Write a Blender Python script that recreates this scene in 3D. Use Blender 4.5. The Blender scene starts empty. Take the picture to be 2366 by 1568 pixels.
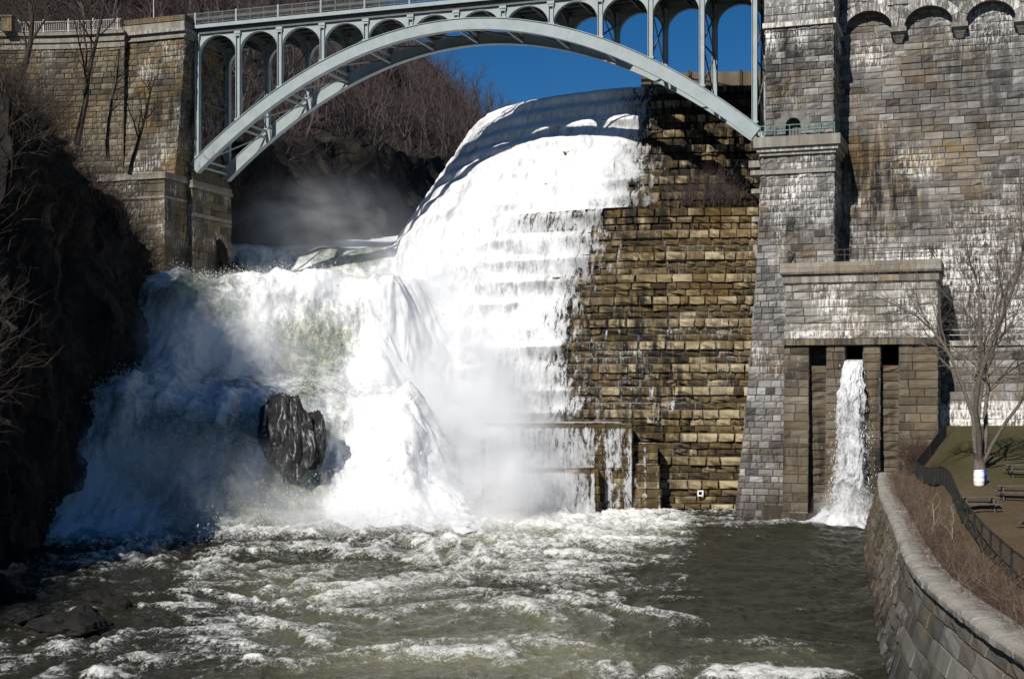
import bpy, math, random
import numpy as np
# ------------------------------------------------------------------ camera, world, sun, exposure
sc = bpy.context.scene
COL = sc.collection
EYE = 11.2                                   # camera height above the pool
cam_d = bpy.data.cameras.new("camera")
cam_d.sensor_width = 36.0
cam_d.lens = 49.45
cam_d.shift_y = 0.0486
cam_d.clip_start = 0.5
cam_d.clip_end = 5000
cam = bpy.data.objects.new("camera", cam_d)
cam.location = (0, 0, EYE)
cam.rotation_euler = (math.radians(90), 0, 0)
COL.objects.link(cam)
sc.camera = cam
SUN_EL, SUN_AZ = math.radians(36.0), math.radians(28.0)   # light travels to the right of the view by SUN_AZ
world = bpy.data.worlds.new("World")
sc.world = world
world.use_nodes = True
wn = world.node_tree
wn.nodes.clear()
sky = wn.nodes.new("ShaderNodeTexSky")
sky.sky_type = 'NISHITA'
sky.sun_disc = False
sky.sun_elevation = SUN_EL
sky.sun_rotation = math.radians(180) + SUN_AZ
sky.altitude = 300
sky.air_density = 0.75
sky.dust_density = 0.0
sky.ozone_density = 5.0
hsv = wn.nodes.new("ShaderNodeHueSaturation")
hsv.inputs["Saturation"].default_value = 1.27
bg = wn.nodes.new("ShaderNodeBackground")
bg.inputs["Strength"].default_value = 0.05
wo = wn.nodes.new("ShaderNodeOutputWorld")
wn.links.new(sky.outputs[0], hsv.inputs["Color"])
wn.links.new(hsv.outputs[0], bg.inputs[0])
wn.links.new(bg.outputs[0], wo.inputs[0])
sun_d = bpy.data.lights.new("sun", 'SUN')
sun_d.energy = 4.6
sun_d.angle = math.radians(0.53)
sun_d.color = (1.0, 0.95, 0.87)
sun = bpy.data.objects.new("sun", sun_d)
sun.rotation_euler = (math.radians(90) - SUN_EL, 0, -SUN_AZ)
COL.objects.link(sun)
sc.view_settings.view_transform = 'Standard'
sc.view_settings.look = 'None'
sc.view_settings.exposure = 0.25
sc.view_settings.gamma = 1.0
sc.view_settings.use_curve_mapping = False
try:
    sc.cycles.volume_bounces = 5
    sc.cycles.max_bounces = 8
    sc.cycles.diffuse_bounces = 5
    sc.cycles.glossy_bounces = 3
    sc.cycles.transparent_max_bounces = 24
    sc.cycles.volume_step_rate = 1.0
    sc.cycles.volume_max_steps = 128
    sc.cycles.sample_clamp_indirect = 6.0
except Exception:
    pass
R = np.random.default_rng(7)
rnd = random.Random(11)

# ------------------------------------------------------------------ helpers: frames
F, CX, VH = 3250.0, 1183.0, 899.0
O_X, O_Y = -33.5, 150.0
EV = np.array([.9444, -.3288]); NV = np.array([-.3288, -.9444])
def BS(s, t, z):                             # bridge frame: s along the bridge, t towards the viewer
    s, t, z = np.broadcast_arrays(np.asarray(s, float), np.asarray(t, float), np.asarray(z, float))
    return np.stack([O_X + s*EV[0] + t*NV[0], O_Y + s*EV[1] + t*NV[1], z], -1)
def at(u, v, Y):                             # where a thing seen in that direction stands, at depth Y
    return np.array([(u-CX)/F*Y, Y, EYE + (VH-v)/F*Y])
def ss(x):
    x = np.clip(x, 0, 1); return x*x*(3-2*x)
def interp(x, xs, ys): return np.interp(x, xs, ys)

# ------------------------------------------------------------------ helpers: noise
def _hash(ix, iy, iz, seed):
    h = (ix.astype(np.int64)*374761393 + iy.astype(np.int64)*668265263 + iz.astype(np.int64)*2147483647 + seed*974634 + 1013904223) & 0xffffffff
    h = ((h ^ (h >> 13))*1274126177) & 0xffffffff
    h = ((h ^ (h >> 16))*2246822519) & 0xffffffff
    return ((h ^ (h >> 15)) & 0xffffff)/float(0xffffff)*2-1
def vn(x, y, z=0.0, seed=0):
    x, y, z = np.broadcast_arrays(np.asarray(x, float), np.asarray(y, float), np.asarray(z, float))
    ix, iy, iz = np.floor(x), np.floor(y), np.floor(z)
    fx, fy, fz = x-ix, y-iy, z-iz
    fx = fx*fx*(3-2*fx); fy = fy*fy*(3-2*fy); fz = fz*fz*(3-2*fz)
    r = 0
    for a in (0, 1):
        for b in (0, 1):
            for c in (0, 1):
                w = (fx if a else 1-fx)*(fy if b else 1-fy)*(fz if c else 1-fz)
                r = r + w*_hash(ix+a, iy+b, iz+c, seed)
    return r
def fbm(x, y, z=0.0, o=4, seed=0, g=.5):
    a, r, f = 1.0, 0.0, 1.0
    for i in range(o):
        r = r + a*vn(x*f, y*f, np.asarray(z)*f, seed+i*17); a *= g; f *= 2.03
    return r
def ridged(x, y, z=0.0, o=4, seed=0):
    a, r, f = 1.0, 0.0, 1.0
    for i in range(o):
        r = r + a*(1-2*np.abs(vn(x*f, y*f, np.asarray(z)*f, seed+i*13))); a *= .5; f *= 2.1
    return r

# ------------------------------------------------------------------ helpers: meshes and objects
def add_mesh(name, V, Fs, mat, parent=None, attrs=None, smooth=False):
    V = np.asarray(V, float).reshape(-1, 3)
    if parent is not None:
        V = V - np.array(parent['_w'])
    if not isinstance(Fs, list): Fs = [Fs]
    Fs = [np.asarray(f, np.int32) for f in Fs if len(f)]
    me = bpy.data.meshes.new(name)
    me.vertices.add(len(V)); me.vertices.foreach_set("co", V.ravel().astype(np.float32))
    loops = np.concatenate([f.ravel() for f in Fs])
    sizes = np.concatenate([np.full(len(f), f.shape[1], np.int32) for f in Fs])
    starts = np.concatenate([[0], np.cumsum(sizes)[:-1]]).astype(np.int32)
    me.loops.add(len(loops)); me.loops.foreach_set("vertex_index", loops)
    me.polygons.add(len(sizes)); me.polygons.foreach_set("loop_start", starts); me.polygons.foreach_set("loop_total", sizes)
    me.polygons.foreach_set("use_smooth", np.full(len(sizes), smooth))
    for k, a in (attrs or {}).items():
        at_ = me.attributes.new(k, 'FLOAT', 'POINT'); at_.data.foreach_set("value", np.asarray(a, np.float32).ravel())
    me.update(calc_edges=True); me.validate()
    if mat is not None: me.materials.append(mat)
    o = bpy.data.objects.new(name, me)
    COL.objects.link(o)
    if parent is not None:
        o.parent = parent; o['_w'] = list(parent['_w'])
    else:
        o['_w'] = [0, 0, 0]
    return o
def tag(o, label=None, cat=None, group=None, kind=None):
    if label: o['label'] = label
    if cat: o['category'] = cat
    if group: o['group'] = group
    if kind: o['kind'] = kind
    return o
def thing(name, loc, label, cat, group=None):
    o = bpy.data.objects.new(name, None); COL.objects.link(o)
    o.location = tuple(float(c) for c in loc); o['_w'] = [float(c) for c in loc]
    return tag(o, label, cat, group)
def grid_faces(nu, nv, wrap=False):
    i = np.arange(nu-1)[:, None]; j = np.arange(nv if wrap else nv-1)[None, :]
    j2 = (j+1) % nv
    return np.stack([i*nv+j, (i+1)*nv+j, (i+1)*nv+j2, i*nv+j2], -1).reshape(-1, 4)
class MB:
    def __init__(s): s.v, s.f, s.n, s.a = [], {}, 0, {}
    def add(s, V, Fc, **attrs):
        V = np.asarray(V, float).reshape(-1, 3)
        for f in (Fc if isinstance(Fc, list) else [Fc]):
            f = np.asarray(f, np.int64)
            if len(f): s.f.setdefault(f.shape[1], []).append(f+s.n)
        for k, a in attrs.items(): s.a.setdefault(k, []).append(np.broadcast_to(np.asarray(a, float), (len(V),)))
        s.v.append(V); s.n += len(V)
    def hexa(s, P, **attrs):                 # 8 points: bottom ring then top ring
        s.add(P, np.array([[0, 3, 2, 1], [4, 5, 6, 7], [0, 1, 5, 4], [1, 2, 6, 5], [2, 3, 7, 6], [3, 0, 4, 7]]), **attrs)
    def box(s, c, d, rz=0.0, tilt=None, **attrs):
        P = np.array([[x, y, z] for z in (-.5, .5) for x, y in ((-.5, -.5), (.5, -.5), (.5, .5), (-.5, .5))])*np.array(d)
        if tilt is not None: P = P @ np.array(tilt).T
        ca, sa = math.cos(rz), math.sin(rz)
        P = np.stack([P[:, 0]*ca-P[:, 1]*sa, P[:, 0]*sa+P[:, 1]*ca, P[:, 2]], -1)+np.array(c)
        s.hexa(P, **attrs)
    def bs(s, s0, s1, t0, t1, z0, z1, **attrs):   # box in the bridge frame, t1 is the front
        P = [BS(a, b, z) for z in (z0, z1) for a, b in ((s0, t1), (s1, t1), (s1, t0), (s0, t0))]
        s.hexa(np.array(P), **attrs)
    def bar(s, p, q, w, h, up=(0, 0, 1), **attrs):
        p, q = np.array(p, float), np.array(q, float); d = q-p; d /= np.linalg.norm(d)
        up = np.array(up, float); x = np.cross(d, up)
        if np.linalg.norm(x) < 1e-4: x = np.cross(d, (1, 0, 0))
        x /= np.linalg.norm(x); y = np.cross(x, d)
        P = [e+x*a*w/2+y*b*h/2 for e in (p, q) for a, b in ((-1, -1), (1, -1), (1, 1), (-1, 1))]
        s.hexa(np.array(P), **attrs)
    def tube(s, pts, rad, n=6, cap=True, **attrs):
        pts = np.asarray(pts, float); rad = np.broadcast_to(np.asarray(rad, float), (len(pts),))
        d = np.gradient(pts, axis=0); d /= np.linalg.norm(d, axis=1)[:, None]+1e-9
        ref = np.array([0, 0, 1.0]) if abs(d[:, 2]).mean() < .85 else np.array([1.0, 0, 0])
        x = np.cross(d, ref); x /= np.linalg.norm(x, axis=1)[:, None]+1e-9; y = np.cross(x, d)
        a = np.arange(n)/n*2*math.pi
        V = pts[:, None]+rad[:, None, None]*(np.cos(a)[None, :, None]*x[:, None]+np.sin(a)[None, :, None]*y[:, None])
        fs = [grid_faces(len(pts), n, True)]
        if cap and n > 3: fs += [np.arange(n)[None, ::-1], (np.arange(n)+(len(pts)-1)*n)[None]]
        s.add(V, fs, **attrs)
    def lathe(s, prof, c, n=20, **attrs):
        prof = np.array(prof, float); a = np.arange(n)/n*2*math.pi
        V = np.stack([prof[:, 0][:, None]*np.cos(a)+c[0], prof[:, 0][:, None]*np.sin(a)+c[1], np.repeat(prof[:, 1][:, None], n, 1)+c[2]], -1)
        s.add(V, [grid_faces(len(prof), n, True)[:, ::-1], np.arange(n)[None, ::-1], (np.arange(n)+(len(prof)-1)*n)[None]], **attrs)
    def prism(s, P, off, **attrs):           # polygon pushed along off
        P = np.asarray(P, float); n = len(P); off = np.array(off, float)
        i = np.arange(n); j = (i+1) % n
        s.add(np.concatenate([P, P+off]), [i[None, ::-1], (i+n)[None], np.stack([i, j, j+n, i+n], -1)], **attrs)
    def build(s, name, mat, parent=None, smooth=False):
        return add_mesh(name, np.concatenate(s.v), [np.concatenate(f) for f in s.f.values()], mat, parent,
                        {k: np.concatenate(a) for k, a in s.a.items()}, smooth)

# ------------------------------------------------------------------ helpers: block masonry (every stone modelled)
def blocks(mb, mp, rows, wmean, rng, c=.05, rec=.08, bulge=.07, attr=None, skip=None, flat=False, jit_=.012, tv=.22):
    """rows: (z0, z1, s0, s1, depth, tone bias); mp(s, z, d) -> points"""
    A = []
    for (z0, z1, s0, s1, dep, tb) in rows:
        x = [s0]
        first = rng.uniform(.3, 1.1)*wmean
        while x[-1] < s1-.45*wmean:
            x.append(x[-1]+(first if len(x) == 1 else wmean*rng.uniform(.62, 1.45)))
        x[-1] = s1
        if len(x) < 2: continue
        for a, b in zip(x[:-1], x[1:]):
            if skip is not None and skip((a+b)/2, (z0+z1)/2): continue
            A.append((a, b, z0, z1, dep*rng.uniform(.5, 1.25), np.clip(.5+tb+rng.normal(0, tv), 0, 1)))
    A = np.array(A); n = len(A)
    sa, sb, za, zb, dep, tone = A.T
    w, h = sb-sa, zb-za
    fx = np.stack([0*w, c/w, .5+rng.uniform(-.12, .12, n), 1-c/w, 1+0*w], -1)
    fz = np.stack([0*h, c/h, .5+rng.uniform(-.12, .12, n), 1-c/h, 1+0*h], -1)
    S = sa[:, None, None]+w[:, None, None]*fx[:, :, None]+np.zeros((n, 5, 5))
    Z = za[:, None, None]+h[:, None, None]*fz[:, None, :]+np.zeros((n, 5, 5))
    D = np.zeros((n, 5, 5))-rec
    J = np.ones((n, 5, 5))
    k = 0.15 if flat else 1.0
    inner = dep[:, None, None]+rng.uniform(-.5, .5, (n, 3, 3))*bulge*k
    inner[:, 1, 1] += bulge*rng.uniform(.3, 1.3, n)*k
    inner += rng.normal(0, .3, n)[:, None, None]*bulge*k
    D[:, 1:4, 1:4] = inner; J[:, 1:4, 1:4] = 0
    S[:, 1:4, 1:4] += rng.normal(0, jit_, (n, 3, 3)); Z[:, 1:4, 1:4] += rng.normal(0, jit_, (n, 3, 3))
    V = mp(S, Z, D).reshape(-1, 3)
    base = grid_faces(5, 5)
    Fc = (base[None]+(np.arange(n)*25)[:, None, None]).reshape(-1, 4)
    at_ = dict(tone=np.repeat(tone, 25), joint=J.ravel(), up=(fz[:, None, :]+np.zeros((n, 5, 5))).ravel())
    ex = attr(S.ravel(), Z.ravel(), V) if attr else {}
    for kk in ('white', 'ochre', 'dark'): at_[kk] = ex.get(kk, np.zeros(n*25))
    mb.add(V, Fc, **at_)
ZA = dict(tone=.5, joint=0., up=.5, white=0., ochre=0., dark=0.)   # attributes of plain stone added beside blocks
def course_rows(z0, z1, h, s0, s1, rng, dep=.03, var=.12):
    rows, z = [], z0
    f = (lambda q: q) if callable(s0) else None
    while z < z1-.3*h:
        hh = h*rng.uniform(1-var, 1+var); zz = min(z+hh, z1)
        if z1-zz < .3*h: zz = z1
        a = s0((z+zz)/2) if callable(s0) else s0; b = s1((z+zz)/2) if callable(s1) else s1
        rows.append((z, zz, a, b, dep, rng.normal(0, .06))); z = zz
    return rows

# ------------------------------------------------------------------ materials
class NT:
    def __init__(s, name):
        s.m = bpy.data.materials.new(name); s.m.use_nodes = True; s.t = s.m.node_tree; s.t.nodes.clear()
        s.out = s.t.nodes.new("ShaderNodeOutputMaterial")
    def set(s, sock, v):
        if isinstance(v, bpy.types.NodeSocket): s.t.links.new(v, sock)
        elif v is not None: sock.default_value = v
    def n(s, typ, ins=None, **props):
        nd = s.t.nodes.new("ShaderNode"+typ)
        for k, v in props.items(): setattr(nd, k, v)
        for k, v in (ins or {}).items(): s.set(nd.inputs[k], v)
        return nd
    def attr(s, name): return s.n("Attribute", attribute_name=name).outputs["Fac"]
    def math(s, op, a, b=None, clamp=False):
        nd = s.n("Math", operation=op, use_clamp=clamp); s.set(nd.inputs[0], a); s.set(nd.inputs[1], b); return nd.outputs[0]
    def mix(s, fac, a, b, blend='MIX'):
        nd = s.n("Mix", data_type='RGBA', blend_type=blend, clamp_factor=True)
        s.set(nd.inputs[0], fac); s.set(nd.inputs[6], col(a)); s.set(nd.inputs[7], col(b)); return nd.outputs[2]
    def coords(s, scale=(1, 1, 1), src="Object"):
        tc = s.n("TexCoord").outputs[src]
        return s.n("Mapping", {"Vector": tc, "Scale": scale}).outputs[0]
    def noise(s, scale, detail=4, rough=.6, vec=None, dist=0.0):
        return s.n("TexNoise", {"Vector": vec, "Scale": scale, "Detail": detail, "Roughness": rough, "Distortion": dist}).outputs["Fac"]
    def ramp(s, fac, stops, mode='LINEAR'):
        nd = s.n("ValToRGB"); s.set(nd.inputs[0], fac); cr = nd.color_ramp; cr.interpolation = mode
        while len(cr.elements) < len(stops): cr.elements.new(.5)
        for e, (p, c) in zip(cr.elements, stops): e.position = p; e.color = col(c)
        return nd.outputs[0]
    def rng(s, v, a, b, c=0., d=1., smooth=True):
        nd = s.n("MapRange", interpolation_type='SMOOTHSTEP' if smooth else 'LINEAR')
        s.set(nd.inputs[0], v)
        for i, x in enumerate((a, b, c, d)): s.set(nd.inputs[i+1], x)
        return nd.outputs[0]
    def bump(s, h, strength=.5, dist=.05):
        return s.n("Bump", {"Height": h, "Strength": strength, "Distance": dist}).outputs[0]
    def bsdf(s, base, rough=.9, normal=None, spec=.3, metallic=0., **kw):
        d = {"Base Color": col(base), "Roughness": rough, "Metallic": metallic, "Specular IOR Level": spec}
        if normal is not None: d["Normal"] = normal
        d.update(kw)
        return s.n("BsdfPrincipled", d).outputs[0]
    def surf(s, sh): s.t.links.new(sh, s.out.inputs[0]); return s.m
def col(c):
    if isinstance(c, (tuple, list)): return tuple(c)+(1.0,) if len(c) == 3 else tuple(c)
    return c
def stone_mat(name, c0, c1, c2, joint, ochre=(.2, .125, .04), dark=(.018, .016, .014), white=(.72, .7, .67), bumps=.6):
    t = NT(name); o = t.coords()
    big = t.noise(.35, 4, .6, o); fine = t.noise(5.5, 5, .65, o)
    tone = t.math('ADD', t.attr('tone'), t.math('MULTIPLY', t.math('SUBTRACT', fine, .5), .55))
    tone = t.math('ADD', tone, t.math('MULTIPLY', t.math('SUBTRACT', big, .5), .7), True)
    c = t.ramp(tone, [(0., c0), (.5, c1), (1., c2)])
    och = t.math('MULTIPLY', t.attr('ochre'), t.rng(t.noise(.55, 5, .65, o), .36, .62))
    c = t.mix(och, c, ochre)
    sv = t.coords((1.6, 1.6, .16))
    st = t.noise(1.0, 5, .65, sv)
    dk = t.math('MULTIPLY', t.attr('dark'), t.rng(st, .34, .6))
    c = t.mix(dk, c, dark)
    jc = t.mix(t.math('MULTIPLY', t.attr('white'), .8), joint, white)
    c = t.mix(t.math('MULTIPLY', t.rng(t.attr('joint'), .15, .8), t.rng(t.noise(1.4, 3, .6, o), .3, .6, .35, 1.)), c, jc)
    s2 = t.math('ADD', t.noise(1.7, 6, .75, t.coords((3.0, 3.0, .5))), t.math('MULTIPLY', t.math('SUBTRACT', t.attr('up'), .6), .05))
    wh = t.math('MULTIPLY', t.rng(t.attr('white'), .0, 1.), t.rng(t.math('ADD', s2, t.math('MULTIPLY', t.attr('white'), .14)), .55, .70))
    c = t.mix(wh, c, white)
    h = t.math('ADD', fine, t.math('MULTIPLY', t.noise(17, 3, .6, o), .4))
    return t.surf(t.bsdf(c, .92, t.bump(h, bumps, .06), .2))
def plain(name, c, rough=.7, nscale=3., namt=.25, spec=.3, metallic=0., bump=.2):
    t = NT(name); o = t.coords(); nz = t.noise(nscale, 5, .6, o)
    d = tuple(x*(1-namt) for x in c); l = tuple(min(1, x*(1+namt)) for x in c)
    return t.surf(t.bsdf(t.ramp(nz, [(.3, d), (.7, l)]), rough, t.bump(nz, bump, .03), spec, metallic))
M = {}
M['wall'] = stone_mat("grey_masonry", (.045, .044, .046), (.16, .155, .15), (.33, .322, .312), (.05, .046, .042))
M['spill'] = stone_mat("ochre_masonry", (.04, .029, .014), (.15, .108, .046), (.44, .365, .235), (.02, .015, .01), ochre=(.11, .068, .022))
M['abut'] = stone_mat("abutment_masonry", (.035, .031, .025), (.105, .092, .068), (.19, .17, .128), (.05, .042, .03))
M['gate'] = stone_mat("gatehouse_masonry", (.09, .085, .078), (.25, .235, .21), (.40, .38, .34), (.05, .045, .04), ochre=(.22, .15, .07))
M['brown'] = stone_mat("brown_masonry", (.04, .033, .025), (.115, .098, .072), (.2, .175, .135), (.03, .025, .02), ochre=(.125, .088, .05))
M['trim'] = stone_mat("dressed_stone", (.12, .115, .1), (.26, .245, .215), (.36, .34, .3), (.05, .045, .04))
M['ret'] = stone_mat("retaining_masonry", (.05, .05, .045), (.12, .118, .105), (.2, .195, .175), (.02, .02, .017), ochre=(.12, .075, .03))
def steel():
    t = NT("bridge_paint"); o = t.coords()
    c = t.ramp(t.noise(.9, 6, .65, o), [(.3, (.235, .275, .285)), (.7, (.31, .35, .36))])
    st = t.rng(t.noise(2.2, 5, .7, t.coords((1.5, 1.5, .25))), .6, .8)
    c = t.mix(t.math('MULTIPLY', st, .6), c, (.11, .1, .09))
    rs = t.rng(t.noise(1.3, 6, .75, t.coords((1, 1, .6)), .5), .64, .74)
    c = t.mix(t.math('MULTIPLY', rs, .55), c, (.13, .075, .04))
    return t.surf(t.bsdf(c, .55, t.bump(t.noise(8, 3, .6, o), .1, .02), .35))
M['steel'] = steel()
M['steel_shade'] = plain("shaded_bridge_paint", (.085, .098, .102), .6)  # bridge paint darkened: shade among the inner members put into the colour
M['steel_dark'] = plain("dark_railing_and_shaded_steel", (.1, .105, .105), .6)
M['rust'] = plain("rusty_iron", (.06, .035, .022), .8, 4., .4)
M['teal'] = plain("teal_railing_paint", (.1, .2, .2), .6)
M['white_rail'] = plain("pale_railing_paint", (.45, .44, .42), .6)
M['concrete'] = plain("dark_deck", (.1, .1, .1), .9)
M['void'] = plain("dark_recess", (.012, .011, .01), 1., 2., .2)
M['bark'] = plain("grey_bark", (.12, .1, .085), .95, 6., .4, .1, 0., .4)
M['bark_dark'] = plain("dark_bark", (.05, .041, .034), .95, 6., .4, .1, 0., .4)
M['twig_pale'] = plain("pale_stems", (.15, .112, .085), .95, 1.2, .4, .1)
M['birch'] = plain("pale_bark", (.26, .23, .2), .9, 6., .3, .1)
M['twig_hill'] = plain("hill_twigs", (.08, .064, .061), .95, 1., .35, .1)
M['twig_red'] = plain("dry_stems", (.085, .056, .043), .95, 1.2, .5, .1)
M['twig_dark'] = plain("slope_twigs", (.065, .051, .043), .95, 1., .4, .1)
M['wood'] = plain("weathered_wood", (.1, .09, .08), .9, 5., .4, .15)
M['white_plastic'] = plain("white_plastic", (.8, .8, .8), .35, 2., .03, .4, 0., .02)
M['blue_plastic'] = plain("blue_plastic", (.03, .06, .3), .35, 2., .05, .4, 0., .02)
M['fence'] = plain("dark_fence_iron", (.02, .02, .021), .6)
# ------------------------------------------------------------------ materials: rock, ground, water
def rock_mat(name, c0, c1, c2, wetline=None, streaks=0.0):
    t = NT(name); o = t.coords((1, 1, .4))
    nz = t.noise(.35, 8, .7, o, .6); fine = t.noise(2.5, 8, .7, t.coords())
    c = t.ramp(t.math('ADD', t.math('MULTIPLY', nz, .65), t.math('MULTIPLY', fine, .35)), [(.35, c0), (.5, c1), (.66, c2)])
    if streaks:
        s = t.noise(1.0, 6, .78, t.coords((1.3, 1.3, .22)), 1.6)
        c = t.mix(t.math('MULTIPLY', t.rng(s, .54, .66), streaks), c, (.7, .7, .7))
    h = t.math('ADD', nz, t.math('MULTIPLY', fine, .5))
    return t.surf(t.bsdf(c, .4 if streaks else .85, t.bump(h, .8, .5), .45 if streaks else .25))
M['rock'] = rock_mat("dark_rock", (.014, .012, .01), (.038, .033, .029), (.085, .07, .055))
M['wet_rock'] = rock_mat("wet_rock", (.005, .005, .006), (.010, .0095, .010), (.024, .022, .022), streaks=.8)
M['shore_rock'] = rock_mat("shore_rock", (.006, .006, .006), (.014, .013, .012), (.035, .032, .029))
def hill_mat():
    t = NT("hill_soil"); o = t.coords()
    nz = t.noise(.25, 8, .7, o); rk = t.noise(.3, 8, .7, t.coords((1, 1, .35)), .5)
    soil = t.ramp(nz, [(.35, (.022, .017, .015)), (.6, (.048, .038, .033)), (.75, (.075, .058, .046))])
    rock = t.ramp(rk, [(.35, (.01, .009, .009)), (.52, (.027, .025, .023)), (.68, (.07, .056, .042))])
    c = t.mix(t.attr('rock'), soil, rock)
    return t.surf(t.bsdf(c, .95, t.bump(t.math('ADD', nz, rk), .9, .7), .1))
M['hill'] = hill_mat()
def lawn_mat():
    t = NT("lawn_ground"); o = t.coords()
    a = t.noise(.12, 5, .6, o); b = t.noise(1.6, 6, .7, o); f = t.noise(14, 4, .7, t.coords((1, .5, 1)))
    g = t.ramp(f, [(.3, (.043, .038, .016)), (.7, (.1, .09, .04))])
    br = t.ramp(f, [(.3, (.055, .038, .022)), (.7, (.15, .105, .065))])
    k = t.math('ADD', t.attr('dry'), t.math('MULTIPLY', t.math('SUBTRACT', t.math('ADD', a, t.math('MULTIPLY', b, .6)), .8), 2.6), True)
    return t.surf(t.bsdf(t.mix(k, g, br), .95, t.bump(t.math('ADD', b, f), .6, .06), .1))
M['lawn'] = lawn_mat()
def river_mat():
    t = NT("river_water"); o = t.coords()
    foam = t.attr('foam')
    n1 = t.noise(.9, 7, .75, t.coords((1.0, .55, 1)), 1.6)
    n2 = t.noise(3.2, 6, .75, t.coords((1.0, .6, 1)), 1.2)
    f = t.math('ADD', foam, t.math('MULTIPLY', t.math('SUBTRACT', t.math('ADD', t.math('MULTIPLY', n1, .6), t.math('MULTIPLY', n2, .4)), .5), 2.3))
    vn_ = t.noise(1.3, 5, .7, t.coords((1.0, .5, 1)), 2.2)
    vein = t.math('MULTIPLY', t.rng(t.math('ABSOLUTE', t.math('SUBTRACT', vn_, .5)), 0., .05, 1., 0.), t.rng(foam, .1, .5, .04, .26))
    f = t.math('ADD', f, vein)
    f = t.rng(f, .43, .98)
    thin = t.rng(t.math('ADD', t.attr('milky'), t.math('MULTIPLY', t.math('SUBTRACT', n1, .5), .8)), .1, 1.0)
    deep = t.mix(thin, (.022, .022, .0125), (.2, .195, .125))
    c = t.mix(f, deep, (.74, .74, .71))
    rough = t.mix(f, (.16,)*3, (.8,)*3)
    bn = t.bump(t.math('ADD', t.math('MULTIPLY', n2, .9), t.noise(9, 4, .6, t.coords((1.0, .8, 1)))), .6, .2)
    return t.surf(t.bsdf(c, rough, bn, .4))
M['river'] = river_mat()
def fall_mat(name, veil=False):
    t = NT(name)
    o = t.coords()
    u, w, cov = t.attr('fu'), t.attr('fw'), t.attr('cover')
    vec = t.n("CombineXYZ", {"X": t.math('MULTIPLY', u, 1.0), "Y": t.math('MULTIPLY', w, .22), "Z": 0.}).outputs[0]
    st = t.noise(2.6, 7, .72, vec, .5)
    lump = t.noise(.55, 8, .75, t.coords((1, 1, .6)), 1.2 if veil else .7)
    fine = t.noise(3.2 if veil else 4.0, 7, .78, t.coords((1, 1, .55)), .9)
    ws = (.22, .40, .38) if veil else (.5, .28, .22)
    mixn = t.math('ADD', t.math('MULTIPLY', st, ws[0]), t.math('ADD', t.math('MULTIPLY', lump, ws[1]), t.math('MULTIPLY', fine, ws[2])))
    tint = t.attr('tint')
    k = t.rng(t.math('ADD', mixn, t.math('MULTIPLY', tint, -.30)), .20, .52)
    wat = t.mix(t.rng(lump, .45, .62), (.15, .18, .16), (.34, .34, .22)) if veil else t.mix(t.rng(lump, .4, .62), (.2, .205, .21), (.36, .37, .38))
    c = t.mix(k, wat, (.80, .81, .83))
    h = t.math('ADD', mixn, t.math('MULTIPLY', fine, .4))
    sh = t.bsdf(c, .65, t.bump(h, .5, .2), .3)
    a = t.rng(t.math('ADD', t.math('MULTIPLY', t.math('SUBTRACT', mixn, .5), 2.4), cov), .45, .62)
    tr = t.n("BsdfTransparent").outputs[0]
    a = t.math('MULTIPLY', a, t.rng(cov, .35, .95, .5, 1.))
    ms = t.n("MixShader", {0: a, 1: tr, 2: sh}).outputs[0]
    return t.surf(ms)
M['fall'] = fall_mat("white_water")
M['torrent'] = fall_mat("torrent_water", True)

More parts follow.
